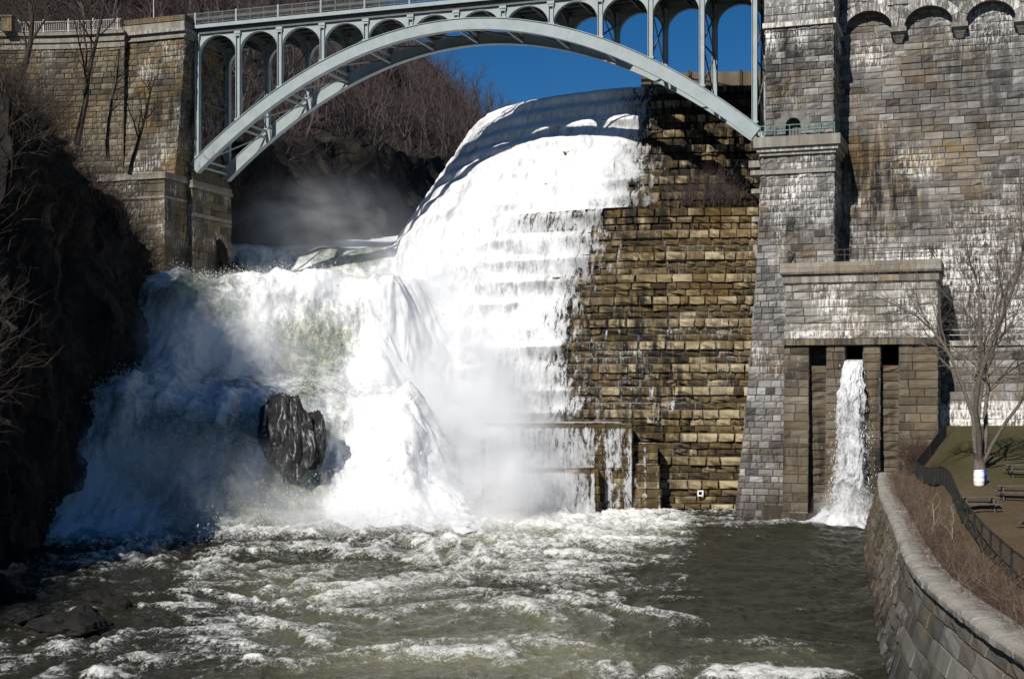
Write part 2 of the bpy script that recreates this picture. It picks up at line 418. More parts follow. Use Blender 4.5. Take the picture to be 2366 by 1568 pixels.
# ------------------------------------------------------------------ setting: river
def falls_foot(X): return interp(X, [-45, -34, -25, -15, -5, 3, 14, 22, 40], [104, 106, 111, 116, 122, 126.5, 130.5, 126, 120])
def wall_x(Y): return interp(Y, [30, 38, 44, 48, 52, 58, 65, 79.6, 95, 112, 119], [13.7, 13.9, 14.4, 14.9, 15.4, 16.5, 18.1, 21.5, 25.0, 29.3, 31.2])
def river():
    xs = np.arange(-52, 34, .125); ys = np.concatenate([np.arange(34, 90, .12), np.arange(90, 141, .16)])
    Y, X = np.meshgrid(ys, xs, indexing='ij')
    d = falls_foot(X)-Y                                  # metres downstream of the falls
    turb = np.exp(-np.clip(d, 0, None)/26)*interp(X, [-40, -20, -8, 4, 11, 16, 24, 34], [.75, .9, 1, .95, .55, .22, .14, .2])
    wx, wy = X+3.2*fbm(X*.13, Y*.13, 3, 2, 1), Y+3.4*fbm(X*.11, Y*.11, 8, 2, 2)
    h1 = ridged(wx*.22, wy*.15, 0, 4, 5); h2 = fbm(wx*.75, wy*.5, 0, 4, 9); h3 = fbm(X*2.2, Y*1.8, 0, 3, 21)
    amp = .24+.62*turb
    Z = amp*(.45*h1+.5*h2+.13*h3)-.2
    near = ss((78-Y)/30)
    # foam: a bright tongue below the falls, patches further down, calm dark water on the right
    big = fbm(wx*.09+4, wy*.05, 0, 3, 31)
    foam = interp(Y, [40, 50, 65, 80, 95, 110, 126], [.17, .21, .29, .40, .5, .6, .74])*interp(X, [-34, -22, -12, 8, 16], [.75, .8, 1.03, 1.03, .7])
    foam += .2*big+.2*(h1-.6)+.2*h2+.1*h3
    tongue = np.exp(-((X-(-3+.08*(Y-100)))/interp(Y, [50, 80, 110, 130], [15, 17, 14, 12]))**2)
    foam += .10*tongue*ss((Y-52)/28)-.05
    calm = ss((X-interp(Y, [40, 60, 80, 100, 130], [9, 9.5, 9, 9.5, 14]))/5)*ss((Y-62)/8)
    foam += .34*np.exp(-np.clip(d, 0, None)/5)*(X < 13)
    foam -= .30*calm
    foam -= .05*ss((-14-X)/10)*ss((88-Y)/14)
    for (u, v, L, W, g) in ((1700, 1405, 4.6, 1.5, .55), (1830, 1395, 1.6, .7, .4), (1720, 1555, 6.5, 1.1, .75), (1950, 1335, 1.1, 1.6, .42), (1960, 1390, 1.6, .8, .3), (400, 1395, 3.2, .9, .55), (215, 1480, 3.2, 1.4, .35),
                          (170, 1555, 2.8, .9, .5), (1250, 1380, 5, 1.6, .3), (1555, 1255, 1.2, .5, .45), (1560, 1228, 1.6, .6, .4), (1490, 1185, 4, 1.5, .3), (670, 1310, .8, .8, .5), (750, 1380, .7, 1.1, .4), (860, 1465, 2, 1, .3),
                          (1050, 1330, 7, 4, .2), (1000, 1260, 10, 5, .18), (600, 1520, 2, .7, .35), (1965, 1203, 5.5, 2.2, .8), (1940, 1225, 4, 2.5, .3), (230, 1275, 6, 3, .2)):
        Yc = EYE*F/(v-VH); Xc = (u-CX)/F*Yc
        g_ = np.exp(-((X-Xc)/L)**2-((Y-Yc)/W)**2)
        foam += g*g_*(.45+.2*h2); Z += .25*g*g_*(.5+.6*h2)
    milky = np.clip((.25+.8*np.exp(-np.clip(d, 0, None)/45)*tongue+.35*big)*(1-.8*calm)*(1-.5*ss((-12-X)/12))*(1-.75*ss((-6-X)/10)*ss((86-Y)/14)), 0, 1)
    Z += .05*fbm(X*1.1, Y*1.7, 0, 3, 77)*(1-near*.3)
    V = np.stack([X, Y, Z], -1)
    o = add_mesh("river", V, grid_faces(*X.shape)[:, ::-1], M['river'], None, dict(foam=foam.ravel(), milky=milky.ravel()), True)
    tag(o, "dark green churning river pool streaked with white foam below the falls", "river", None, 'structure')
river()

# ------------------------------------------------------------------ setting: left rock bank
def cliff_top(Y): return interp(Y, [20, 76, 87, 93.5, 108, 117, 128, 140, 150], [5, 7, 15, 30.5, 31.5, 30.3, 27.6, 23.5, 21])
def bank_foot(Y): return interp(Y, [10, 50, 70, 85, 92, 100, 110, 116, 121, 130, 139, 150, 165], [-26, -29, -30.5, -32.2, -33.2, -34.0, -34.5, -34.5, -35.0, -34.2, -34.6, -36.5, -40])
def bank():
    ys = np.arange(12, 152, .45); p = np.concatenate([np.linspace(-.12, 1, 90), 1+np.linspace(.02, 1, 70)**1.4*4])
    Yg, P = np.meshgrid(ys, p, indexing='ij')
    zt = cliff_top(Yg); xf = bank_foot(Yg)
    q = np.clip(P, -.2, 1); r = np.clip(P-1, 0, None)*16
    steep = interp(Yg, [40, 95, 118, 150], [.3, .8, .42, .1])
    X = xf-1.3*np.clip(q, 0, 1)**1.6-r
    Z = zt*q+r*steep*np.exp(-r/90)
    n = fbm(Yg*.10, Z*.055, X*.05, 5, 3)*1.5+(ridged(Yg*.28, Z*.10, 0, 4, 8)-.6)*.9+fbm(Yg*.9, Z*.5, X*.6, 3, 5)*.35+(ridged(Yg*.75, Z*.5, X*.3, 4, 7)-.6)*.45+vn(np.floor(Yg*.55+.4*vn(Z*.2, Yg*.2, 0, 15))*2.3, np.floor(Z*.22)*1.9, 0, 16)*.55
    fade = ss((q+.2)*2)
    X = X+n*fade*(1-.4*ss(r/6))
    Z = Z+ss(r/3)*fbm(Yg*.15, X*.15, 0, 4, 6)*1.4
    led = vn(np.floor(Z/3.1)*1.7, Yg*.12, 0, 14)
    X = X+led*.8*(q < 1)
    V = np.stack([X, Yg, Z], -1)
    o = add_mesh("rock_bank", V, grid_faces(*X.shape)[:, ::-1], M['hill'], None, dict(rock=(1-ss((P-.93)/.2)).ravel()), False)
    tag(o, "dark shaded rock cliff and slope on the left of the river", "cliff", None, 'structure')
    return V
bankV = bank()

# ------------------------------------------------------------------ setting: wooded hillside behind the bridge
def hill_foot(Y): return interp(Y, [140, 158, 175, 200, 240, 300, 350, 430], [-38, -34, -27, -19.5, -12, 0, 12, 30])
def hill_z(r, Y):
    hc = interp(Y, [140, 160, 200, 350, 430], [10, 12, 15, 27, 24]); cw = 4.5
    z0 = interp(Y, [140, 165, 180, 350], [23, 27, 30, 37])
    return z0-2+(hc+2)*ss((r+.6)/cw)+np.clip(r-cw, 0, None)*interp(Y, [140, 180, 260, 350, 430], [.62, .78, .95, 1.0, .7])
def hill():
    ys = np.arange(153.6, 430, 1.0); rs = np.concatenate([np.linspace(-1.5, 8, 40), 8+np.linspace(.03, 1, 60)**1.5*110])
    Yg, Rr = np.meshgrid(ys, rs, indexing='ij')
    Z = hill_z(Rr, Yg); X = hill_foot(Yg)-Rr
    cl = (1-ss((Rr-4)/4))
    X = X+cl*(fbm(Yg*.09, Z*.09, 0, 5, 41)*3.2+ridged(Yg*.22, Z*.07, 0, 4, 42)*1.2+ridged(Yg*.5, Z*.3, 0, 4, 45)*.8)+0
    Z = Z+fbm(X*.06, Yg*.06, 0, 4, 43)*2.2*ss((Rr-2)/6)+fbm(X*.3, Yg*.3, 0, 3, 44)*.5
    V = np.stack([X, Yg, Z], -1)
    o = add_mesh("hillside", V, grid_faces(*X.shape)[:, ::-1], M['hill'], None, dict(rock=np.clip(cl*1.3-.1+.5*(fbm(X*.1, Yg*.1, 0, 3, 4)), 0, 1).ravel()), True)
    tag(o, "brown wooded hillside with a dark rock foot behind the bridge", "hillside", None, 'structure')
    return V
hillV = hill()

# ------------------------------------------------------------------ setting: lawn of the park
def lawn_z(X, Y):
    r = X-wall_x(Y)
    f = interp(Y, [24, 50, 60, 73, 80, 88, 100, 115], [3.8, 3.85, 4.1, 4.9, 5.7, 6.5, 7.3, 8.0])
    return 3.75+(f-3.75)*ss((r-1.0-.8*ss((Y-78)/20))/(3.6+1.2*ss((Y-78)/20)))
def lawn():
    ys = np.arange(24, 126, .5); rs = np.concatenate([np.linspace(.25, 8, 40), 8+np.linspace(.02, 1, 50)**1.4*90])
    Yg, Rr = np.meshgrid(ys, rs, indexing='ij')
    X = wall_x(Yg)+Rr
    Z = lawn_z(X, Yg)+fbm(X*.4, Yg*.4, 0, 3, 61)*.1
    u = CX+F*X/Yg
    dry = 1-ss((Yg-75)/9)*ss((Rr-2.8)/2.5)*.95
    V = np.stack([X, Yg, Z], -1)
    o = add_mesh("lawn", V, grid_faces(*X.shape), M['lawn'], None, dict(dry=dry.ravel()), True)
    tag(o, "park lawn, green near the dam and brown by the river wall", "lawn", None, 'structure')
lawn()

# ------------------------------------------------------------------ the spillway: crest line, profile, stepped masonry
_cp = np.array([(33, 147.2), (25.4, 148), (20, 148.3), (15, 149), (11.2, 150.4), (7.8, 152.4), (4.2, 155), (.9, 158.6), (-1.6, 163.5), (-3.2, 170), (-4.4, 178), (-5.2, 188), (-5.4, 200), (-5.0, 216)])
def _catmull(P, n=40):
    P = np.concatenate([[2*P[0]-P[1]], P, [2*P[-1]-P[-2]]]); o = []
    for i in range(1, len(P)-2):
        t = np.linspace(0, 1, n, endpoint=False)[:, None]; a, b, c, d = P[i-1], P[i], P[i+1], P[i+2]
        o.append(.5*((2*b)+(-a+c)*t+(2*a-5*b+4*c-d)*t*t+(-a+3*b-3*c+d)*t**3))
    return np.concatenate(o+[P[-2][None]])
_cr = _catmull(_cp)
_sl = np.concatenate([[0], np.cumsum(np.linalg.norm(np.diff(_cr, axis=0), axis=1))])
_aa = np.arange(0, _sl[-1], .25)
_cr = np.stack([np.interp(_aa, _sl, _cr[:, i]) for i in (0, 1)], -1)
_tn = np.gradient(_cr, axis=0)
for _ in range(30): _tn = (np.roll(_tn, 1, 0)+_tn+np.roll(_tn, -1, 0))/3 if False else _tn
_tn /= np.linalg.norm(_tn, axis=1)[:, None]
_nr = np.stack([_tn[:, 1], -_tn[:, 0]], -1)              # outward: towards the viewer and the channel
_nr = _nr*np.sign((_nr @ np.array([-.4, -.9]))[:, None]+1e-9)
A_MAX = _aa[-1]
def crest(a): return np.stack([np.interp(a, _aa, _cr[:, 0]), np.interp(a, _aa, _cr[:, 1])], -1)
def cnorm(a):
    n = np.stack([np.interp(a, _aa, _nr[:, 0]), np.interp(a, _aa, _nr[:, 1])], -1)
    return n/np.linalg.norm(n, axis=-1, keepdims=True)
ZC = 43.0
STEPS = []                                              # (z top, z bottom, offset of that riser)
_z, _w = ZC, .9
for _h, _dw in [(1.7, 0)]+[(1.75, 1.15)]*7: STEPS.append((_z, _z-_h, _w+_dw)); _w += _dw; _z -= _h
_w += 1.0
for _k in range(15):
    _h = 2.2; STEPS.append((_z, max(_z-_h, -.8), _w)); _z -= _h; _w += .49
    if _z < -.5: break
def sw(z):
    z = np.asarray(z); o = np.full(z.shape, STEPS[-1][2])
    for (a, b, w) in reversed(STEPS): o = np.where(z > b, w, o)
    return o
def SP(a, z, d, w=None):
    w = sw(z) if w is None else w
    c, n = crest(a), cnorm(a)
    p = c+n*(w+d)[..., None]
    return np.concatenate([p, np.asarray(z)[..., None]], -1)
def a_at_x(x, w):                                       # station whose face at offset w stands at that X
    P = _cr+_nr*w; k = np.argmin(np.abs(P[:, 0]-x)+(_aa > 60)*50); return _aa[k]
def spill_dam():
    mb = MB()
    for k, (zt, zb, w) in enumerate(STEPS):
        n = 2 if zt > 29.3 else 3
        rows = []
        for j in range(n):
            cut = np.linspace(0, 1, n+1) if n == 2 else (0, .305, .61, 1.0)
            a = zb+(zt-zb)*cut[j]; b = zb+(zt-zb)*cut[j+1]
            top = (j == n-1)
            dep = (.30 if top else .03)+(.0 if zt < 29.5 else -.1*top)
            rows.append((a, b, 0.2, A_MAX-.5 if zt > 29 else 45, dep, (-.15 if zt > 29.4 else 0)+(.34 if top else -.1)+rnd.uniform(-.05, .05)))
        if abs(zt-STEPS[8][0]) < .1: rows = [(r[0], r[1], r[2], r[3], .3, .1) for r in rows]
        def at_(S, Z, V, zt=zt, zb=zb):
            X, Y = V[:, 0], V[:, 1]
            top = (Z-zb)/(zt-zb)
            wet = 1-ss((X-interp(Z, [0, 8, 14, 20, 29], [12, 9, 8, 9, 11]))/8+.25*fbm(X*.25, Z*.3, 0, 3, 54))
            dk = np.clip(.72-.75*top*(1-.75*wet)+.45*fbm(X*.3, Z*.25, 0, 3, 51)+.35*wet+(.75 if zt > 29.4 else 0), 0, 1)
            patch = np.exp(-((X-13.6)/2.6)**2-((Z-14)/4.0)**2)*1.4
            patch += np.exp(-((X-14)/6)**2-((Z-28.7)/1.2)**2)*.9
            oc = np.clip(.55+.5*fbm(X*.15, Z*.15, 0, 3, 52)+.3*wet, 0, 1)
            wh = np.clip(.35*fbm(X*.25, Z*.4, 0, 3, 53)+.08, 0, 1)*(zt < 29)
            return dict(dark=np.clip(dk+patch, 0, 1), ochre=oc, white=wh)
        wn_ = w
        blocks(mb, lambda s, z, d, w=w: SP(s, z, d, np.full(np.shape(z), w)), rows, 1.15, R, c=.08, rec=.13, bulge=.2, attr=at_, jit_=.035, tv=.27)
        # tread up to the riser above
        wa = STEPS[k-1][2] if k else w-1.6
        a = np.arange(0, A_MAX-.3, .5)
        P0 = SP(a, np.full(a.shape, zt-.03), np.full(a.shape, .0), np.full(a.shape, w-.04)); P1 = SP(a, np.full(a.shape, zt+.02), np.zeros(a.shape), np.full(a.shape, wa-.15))
        mb.add(np.stack([P0, P1], 1), grid_faces(len(a), 2)[:, ::-1], tone=.3, joint=0., up=.6, white=0., ochre=.5, dark=.6)
    d = thing("spillway_dam", (14, 149, 0), "curved stepped spillway dam of ochre and brown stone blocks", "dam")
    mb.build("stepped_masonry", M['spill'], d)
    # back of the dam
    b = MB(); a = np.arange(0, A_MAX-.3, 1.0); c = crest(a); n = cnorm(a)
    ring = []
    for (w, z) in ((-.7, ZC-.05), (-4.5, ZC-.3), (-6, 25)): ring.append(np.concatenate([c+n*w, np.full((len(a), 1), z)], -1))
    b.add(np.stack(ring, 1), grid_faces(len(a), 3)[:, ::-1], **ZA); b.build("upstream_face", M['spill'], d)
    # broad ledges of masonry low on the left
    def ledge(x0, x1, y, zt, zb, name, depth=5.5):
        m = MB(); n = max(2, int((zt-zb)/.68)); rows = []
        for j in range(n):
            rows.append((zb+(zt-zb)*j/n, zb+(zt-zb)*(j+1)/n, x0, x1, .08 if j == n-1 else .03, -.1))
        f = lambda s, z, d: np.stack([s, y+.06*(s-x0)-d+1.4*(np.clip((x0+2.0-s)/2.0, 0, 1))**2, z], -1)
        blocks(m, f, rows, 1.35, R, rec=.08, bulge=.1, attr=lambda S, Z, V: dict(dark=np.full(len(V), .55), ochre=np.full(len(V), .7)))
        fr = lambda s, z, d: np.stack([x1+d, y+.06*(x1-x0)+s, z], -1)
        blocks(m, fr, [(r[0], r[1], 0, depth, .03, 0) for r in rows], 1.35, R, rec=.08, bulge=.1, attr=lambda S, Z, V: dict(dark=np.full(len(V), .8)))
        xs = np.linspace(x0, x1, 12); yf = y+.06*(xs-x0)+1.4*(np.clip((x0+2.0-xs)/2.0, 0, 1))**2
        m.add(np.stack([np.stack([xs, yf-.02, xs*0+zt-.04], -1), np.stack([xs, yf+depth, xs*0+zt], -1)], 1), grid_faces(12, 2)[:, ::-1], tone=.3, joint=0., up=.6, white=0., ochre=.5, dark=.7)
        m.build(name, M['spill'], d)
    ledge(-2.4, 11.2, 129.6, 8.0, -.6, "stone_ledge"); ledge(-1.0, 7.9, 127.6, 3.95, -.6, "stone_ledge", 2.5)
    for (x0, x1, zt, y) in ((11.2, 13.6, 6.1, 130.8), (11.0, 13.7, 4.15, 130.3), (11.1, 13.8, 2.0, 129.8)): ledge(x0, x1, y, zt, zt-2.2 if zt > 3 else -.6, "stone_ledge", 3)
    # parapet on the crest
    p = MB()
    a = np.arange(0.4, 19.6, .6)
    def PP(w, z): return np.concatenate([crest(a)+cnorm(a)*w, np.full((len(a), 1), z)], -1)
    ring = [PP(-.6, 42.9), PP(-.6, 44.75), PP(-1.3, 44.75), PP(-1.3, 42.9)]
    p.add(np.stack(ring, 1), [grid_faces(len(a), 4)[:, ::-1], [[0, 1, 2, 3]], [[(len(a)-1)*4+i for i in (3, 2, 1, 0)]]], tone=np.repeat(R.uniform(.3, .8, len(a)), 4), joint=0., up=.6, white=0., ochre=.5, dark=.2)
    pr = p.build("crest_parapet", M['brown'], d)
    for s in np.arange(.8, 19.6, 2.7):
        q = MB(); c = crest(np.array([s]))[0]+cnorm(np.array([s]))[0]*(-.5); q.box((c[0], c[1], 43.95), (.22, .3, 1.95)); q.build("parapet_post", M['rust'], pr)
spill_dam()

# ------------------------------------------------------------------ water over the spillway
def spill_water():
    # smoothed profile the water follows
    zz, ww = [], []
    zz += [ZC+.25, ZC+.35, ZC+.2]; ww += [-2.5, -1.0, .2]
    for (zt, zb, w) in STEPS:
        zz += [zt+.10, zt-.35, zb+.5]; ww += [w+.05, w+.42, w+.55]
    zz, ww = np.array(zz), np.array(ww)
    L = np.concatenate([[0], np.cumsum(np.hypot(np.diff(zz), np.diff(ww)))])
    l = np.arange(0, L[-1], .14); zp, wp = np.interp(l, L, zz), np.interp(l, L, ww)
    for _ in range(4):
        zp[1:-1] = (zp[:-2]+2*zp[1:-1]+zp[2:])/4; wp[1:-1] = (wp[:-2]+2*wp[1:-1]+wp[2:])/4
    a = np.arange(8, A_MAX-1, .14)
    Ag, _ = np.meshgrid(a, l, indexing='ij')
    Z = np.broadcast_to(zp, Ag.shape).copy(); W = np.broadcast_to(wp, Ag.shape).copy(); Lg = np.broadcast_to(l, Ag.shape)
    c, n = crest(a), cnorm(a)
    X0 = c[:, None, 0]+n[:, None, 0]*W
    d = .20*fbm(Ag*.8, Lg*.25, 0, 4, 71)*.6+.05*fbm(Ag*2.5, Lg*.8, 0, 3, 72)+.28*np.clip(fbm(Ag*.25, Lg*.12, 0, 3, 73), -1, 1)*ss((ZC-Z)/4)
    left = ss((6-X0)/9)*ss((30-Z)/6); d += left*(.5+.6*fbm(Ag*.4, Lg*.3, 0, 4, 74))
    W = W+d+.34
    X = c[:, None, 0]+n[:, None, 0]*W; Y = c[:, None, 1]+n[:, None, 1]*W
    xb = interp(Z, [0, 8, 9.5, 14, 17, 20, 23, 25, 27, 28.8, 29.2, 33, 36, 39, 44], [4.5, 5.2, 6.0, 5.2, 5.6, 6.2, 7.0, 8.0, 8.4, 9.0, 12.5, 13.2, 13.5, 13.6, 14.6])
    e = (xb-X+1.0*vn(Z*.5, Ag*.3, 0, 75))
    cover = interp(e, [-7.5, -5.5, -2, 0, 2, 5, 9], [-.9, .15, .36, .5, .7, 1.0, 1.6])
    cover = np.where((Z < 29.2) & (Z > 27.1), np.minimum(cover, interp(X, [-6, -2, 1, 9, 9.6], [1.5, .9, .62, .58, -1])), cover)
    cover = np.where((X < 6) & (Z > 29.2), 1.6, cover)
    cover = np.where(Z > ZC-.2, np.minimum(cover, np.where(X < 15, 1.5, -2)), cover)
    cover = np.where((Z < 29) & (X > 9.8), np.minimum(cover, .12), cover)
    cover = np.where((Z < 8) & (X > -3.0), np.minimum(cover, -1), cover)
    lipf = np.zeros_like(Z)
    for (zt, zb, w) in STEPS: lipf = np.where((Z <= zt) & (Z > zb), np.clip((zt-.25-Z)/(zt-zb), 0, 1), lipf)
    stp = np.searchsorted(-np.array([q[0] for q in STEPS]), -Z)
    lipg = np.clip(.55+1.3*fbm(Ag*.13, stp*3.7, 0, 3, 78), 0, 1.2)*np.where(lipf > 0, ss(lipf/.12)*(1-ss((lipf-.25)/.6)), 0)
    tint = .16+.25*np.clip(fbm(Ag*.6, Lg*.12, 0, 3, 79), 0, 1)+(.45+.3*ss((Z-26)/3))*ss((3.5-e)/6)+.55*lipg*(.45+.8*np.clip(fbm(Ag*.35, Lg*.1, 0, 3, 76)+.2, 0, 1))*interp(e, [0, 6, 14, 22], [1, .65, .36, .16])
    tint = tint*ss((ZC+.5-Z)/2)
    keep = (Z > 2)
    V = np.stack([X, Y, Z], -1)
    fz = grid_faces(*Ag.shape)[:, ::-1]
    cm = cover.ravel()[fz].max(1); zm = Z.ravel()[fz].min(1)
    fz = fz[(cm > -.6) & (zm > -.6)]
    o = add_mesh("spillway_water", V, fz, M['fall'], None, dict(fu=Ag.ravel(), fw=Lg.ravel(), cover=cover.ravel(), tint=tint.ravel()), True)
    tag(o, "white water sheeting down the curved stepped spillway", "waterfall", None, 'structure')
spill_water()

# ------------------------------------------------------------------ water over the low stone ledges
def ledge_water():
    mb = MB()
    def sheet(x0, x1, yf, zt, zb, cov, back=4.0, edge=.5, sl=.06, out=.25, x00=None):
        x00 = x0 if x00 is None else x00
        xs = np.arange(x0, x1, .1)
        prof = [(-back, zt+.10), (-.5, zt+.12), (-.05, zt+.05), (.14, zt-.25), (.22, zt-.9), (.30+out*.3, (zt+zb)/2), (.36+out, zb)]
        prof = np.array(prof); L = np.concatenate([[0], np.cumsum(np.hypot(*np.diff(prof, axis=0).T))]); l = np.arange(0, L[-1], .1)
        dy, z = np.interp(l, L, prof[:, 0]), np.interp(l, L, prof[:, 1])
        Xg, Lg = np.meshgrid(xs, l, indexing='ij')
        dn = .07*fbm(Xg*2, Lg*.5, yf, 3, 81)
        yf_ = yf+sl*(Xg-x00)+1.4*(np.clip((x00+2.0-Xg)/2.0, 0, 1))**2
        V = np.stack([Xg, yf_-dy-dn-.06, np.broadcast_to(z, Xg.shape)], -1)
        cv = np.broadcast_to(np.interp(l, [0, back-.5, back-.12, back+.15, L[-1]], [.9, .7, .52, 0, 0]), Xg.shape)
        fall = ss((Lg-back)/.6)
        cv = cv+fall*cov(Xg, np.broadcast_to(z, Xg.shape))
        ed = (x1-Xg); cv = cv-1.2*(1-ss(ed/edge))
        mb.add(V, grid_faces(*Xg.shape)[:, ::-1], fu=Xg.ravel(), fw=Lg.ravel(), cover=cv.ravel(), tint=(.65-.1*fall).ravel())
    sheet(-2.4, 10.6, 129.6, 8.0, 3.9, lambda X, Z: interp(X, [-2.4, -.8, 1.5, 4, 7.3, 8.0, 8.6, 9.4, 10.6], [1.6, 1.0, .7, .64, .6, .42, .56, .6, .6])+.06*(X*0), back=5)
    sheet(-1.0, 7.9, 127.6, 3.95, -.1, lambda X, Z: interp(X, [-1, 0.6, 2, 4, 5.5, 7, 7.9], [1.6, 1.1, .9, .85, .65, .58, .7])+.25*ss((1.5-Z)/2), back=2.3)
    for (x0, x1, zt, y) in ((11.2, 13.6, 6.1, 130.8), (11.0, 13.7, 4.15, 130.3), (11.1, 13.8, 2.0, 129.8)):
        sheet(x0, x1, y, zt, zt-2.1 if zt > 3 else -.1, lambda X, Z: .40+.12*np.sin(X*5.2), back=.9, edge=.2)
    sheet(7.9, 11.3, 130.1, 7.9, -.1, lambda X, Z: .5+.08*np.sin(X*3), back=.8, edge=.3)
    # small trickles down the dry masonry steps
    for (X_, z0, z1, w) in ((13.0, 15.6, 12.2, 1.1), (13.6, 12.3, 8.0, 1.7), (15.2, 10.2, 8.0, 1.3), (10.6, 27, 23.2, .35), (8.9, 23.5, 19.6, .3), (11.9, 23.2, 17.5, .3), (9.4, 19.4, 13.4, .3), (10.4, 17.5, 15.4, .5), (8.3, 10, 8, 1.2), (12.1, 25.5, 19, .3)):
        z = np.arange(z1, z0, .1); a0 = a_at_x(X_, float(sw(np.array((z0+z1)/2)))); aa = a0+np.linspace(-w/2, w/2, max(5, int(w/.08)))
        Ag, Zg = np.meshgrid(aa, z, indexing='ij')
        V = SP(Ag, Zg, .34+.03*fbm(Ag*4, Zg, 0, 2, 83))
        mb.add(V, grid_faces(*Ag.shape), fu=Ag.ravel()*1.5, fw=-Zg.ravel(), cover=(.42-.7*(np.abs(Ag-a0)/(w/2))**4).ravel(), tint=.35)
    o = mb.build("ledge_water", M['fall'], None, True)
    tag(o, "thin water veils falling over the low stone ledges by the pool", "waterfall", None, 'structure')
ledge_water()

# ------------------------------------------------------------------ water over the natural rock
def rock_falls():
    prof = np.array([(205, 33.5), (185, 31), (168, 28.2), (165.3, 27.6), (164, 26.0), (162.5, 24.2), (155, 23.2), (146, 22.6), (139.5, 22.1), (137.6, 20.8), (135.8, 17.0), (133.2, 13.8), (129.5, 12.5), (124, 11.6), (121.3, 10.9), (119.8, 8.6), (117.5, 5.0), (114.6, 1.6), (111.5, -.1), (108, -.9)])
    L = np.concatenate([[0], np.cumsum(np.hypot(*np.diff(prof, axis=0).T))])
    l = np.concatenate([np.arange(0, 60, .5), np.arange(60, L[-1], .16)])
    py, pz = np.interp(l, L, prof[:, 0]), np.interp(l, L, prof[:, 1])
    for _ in range(3):
        k = slice(115, None)
        py[116:-1] = (py[115:-2]+2*py[116:-1]+py[117:])/4; pz[116:-1] = (pz[115:-2]+2*pz[116:-1]+pz[117:])/4
    xs = np.arange(-42, 9, .16)
    Xg, Lg = np.meshgrid(xs, l, indexing='ij')
    Yb = np.broadcast_to(py, Xg.shape); Zb = np.broadcast_to(pz, Xg.shape)
    dy = np.gradient(py, l); dz = np.gradient(pz, l)
    nn = np.stack([dz, -dy], -1); nn /= np.linalg.norm(nn, axis=1)[:, None]+1e-9
    sgn = np.sign(nn[:, 1]); nn *= np.where(sgn == 0, 1, sgn)[:, None]
    nn[nn[:, 0] > 0] *= 1
    sh = (Xg+20)*.36*ss((150-Yb)/25)                    # the foot stands nearer on the left
    Y = Yb+sh+2.2*fbm(Xg*.13, Zb*.05, 0, 3, 91)*ss((142-Yb)/8)
    Z = Zb+.5*fbm(Xg*.16, Yb*.08, 0, 3, 92)*ss((Zb-1)/4)+1.3*fbm(Xg*.14, 0, 0, 3, 99)*ss((Zb-4)/4)*ss((140-Yb)/6)
    steep = np.clip(np.abs(dz)*1.6, 0, 1)[None]
    disp = (1.0*fbm(Xg*.30, Z*.2, Y*.2, 4, 93)+.16*ridged(Xg*.7, Z*.3, Y*.4, 3, 94)+.07*fbm(Xg*2.1, Z*1.2, Y*1.4, 3, 95))*ss((172-Yb)/6)
    Y = Y+disp*nn[:, 0][None]*(.35+.65*ss((152-Yb)/10)); Z = Z+disp*nn[:, 1][None]*.8*(.35+.65*ss((152-Yb)/10))
    # side limits: the channel wall on the left
    fu, fw = Xg, Lg
    tint = np.clip(.42+.85*fbm(Xg*.16, Z*.13, Y*.05, 4, 96)+.25*np.exp(-((Zb-19)/3)**2), 0, 1)*interp(Xg, [-40, -18, -10, -4], [1.15, 1.05, .75, .4])
    tint = np.where(Yb > 148, tint*.6, tint)
    tint = np.where(np.abs(Zb-26.2) < 1.9, np.maximum(tint, .5+.6*fbm(Xg*.5, Zb*.3, 0, 3, 97)), tint)
    XB = lambda y: interp(y, [108, 113, 118, 124, 128, 131, 134, 137, 140, 142, 146, 152, 160, 170, 210], [-.5, -1.2, -2.2, -3.6, -5, -6.2, -7.4, -8, -6.2, -4.8, -4.0, -8, -11.5, -12, -4])
    ed = XB(Y)-Xg+1.0*fbm(Y*.5, Z*.4, 0, 3, 98)
    tw = ss((149-Y)/9); Z = Z-tw*(Z*.85*(1-ss(ed/6.5))+.5*(1-ss(ed/1.5)))
    k_ = tw*(1-ss(ed/7))*ss((Z+1)/2)
    Xg0 = Xg; Xg = Xg+k_*(1.2*fbm(Y*.6, Z*.4, Xg*.3, 5, 191)+.35*ridged(Y*1.1, Z*.7, Xg*.6, 3, 192)); Y = Y+k_*.9*fbm(Xg0*.6, Z*.35, 0, 4, 193)
    cover = np.where(Y < 143, interp(ed, [0, .3, 2.0], [-.2, .25, 2]), 2.0)
    V = np.stack([Xg, Y, Z], -1)
    fz = grid_faces(*Xg.shape)
    # nothing under the spillway
    cx, cy = Xg.ravel()[fz].mean(1), Y.ravel()[fz].mean(1)
    ok = cx < XB(cy)+.2
    global FALLV; FALLV = V[(Lg > 60) & (ed > .5)]
    o = add_mesh("rock_waterfall", V, fz[ok][:, ::-1], M['torrent'], None, dict(fu=fu.ravel(), fw=fw.ravel(), cover=cover.ravel(), tint=tint.ravel()), True)
    tag(o, "white and green water thundering over the natural rock tiers", "waterfall", None, 'structure')
rock_falls()

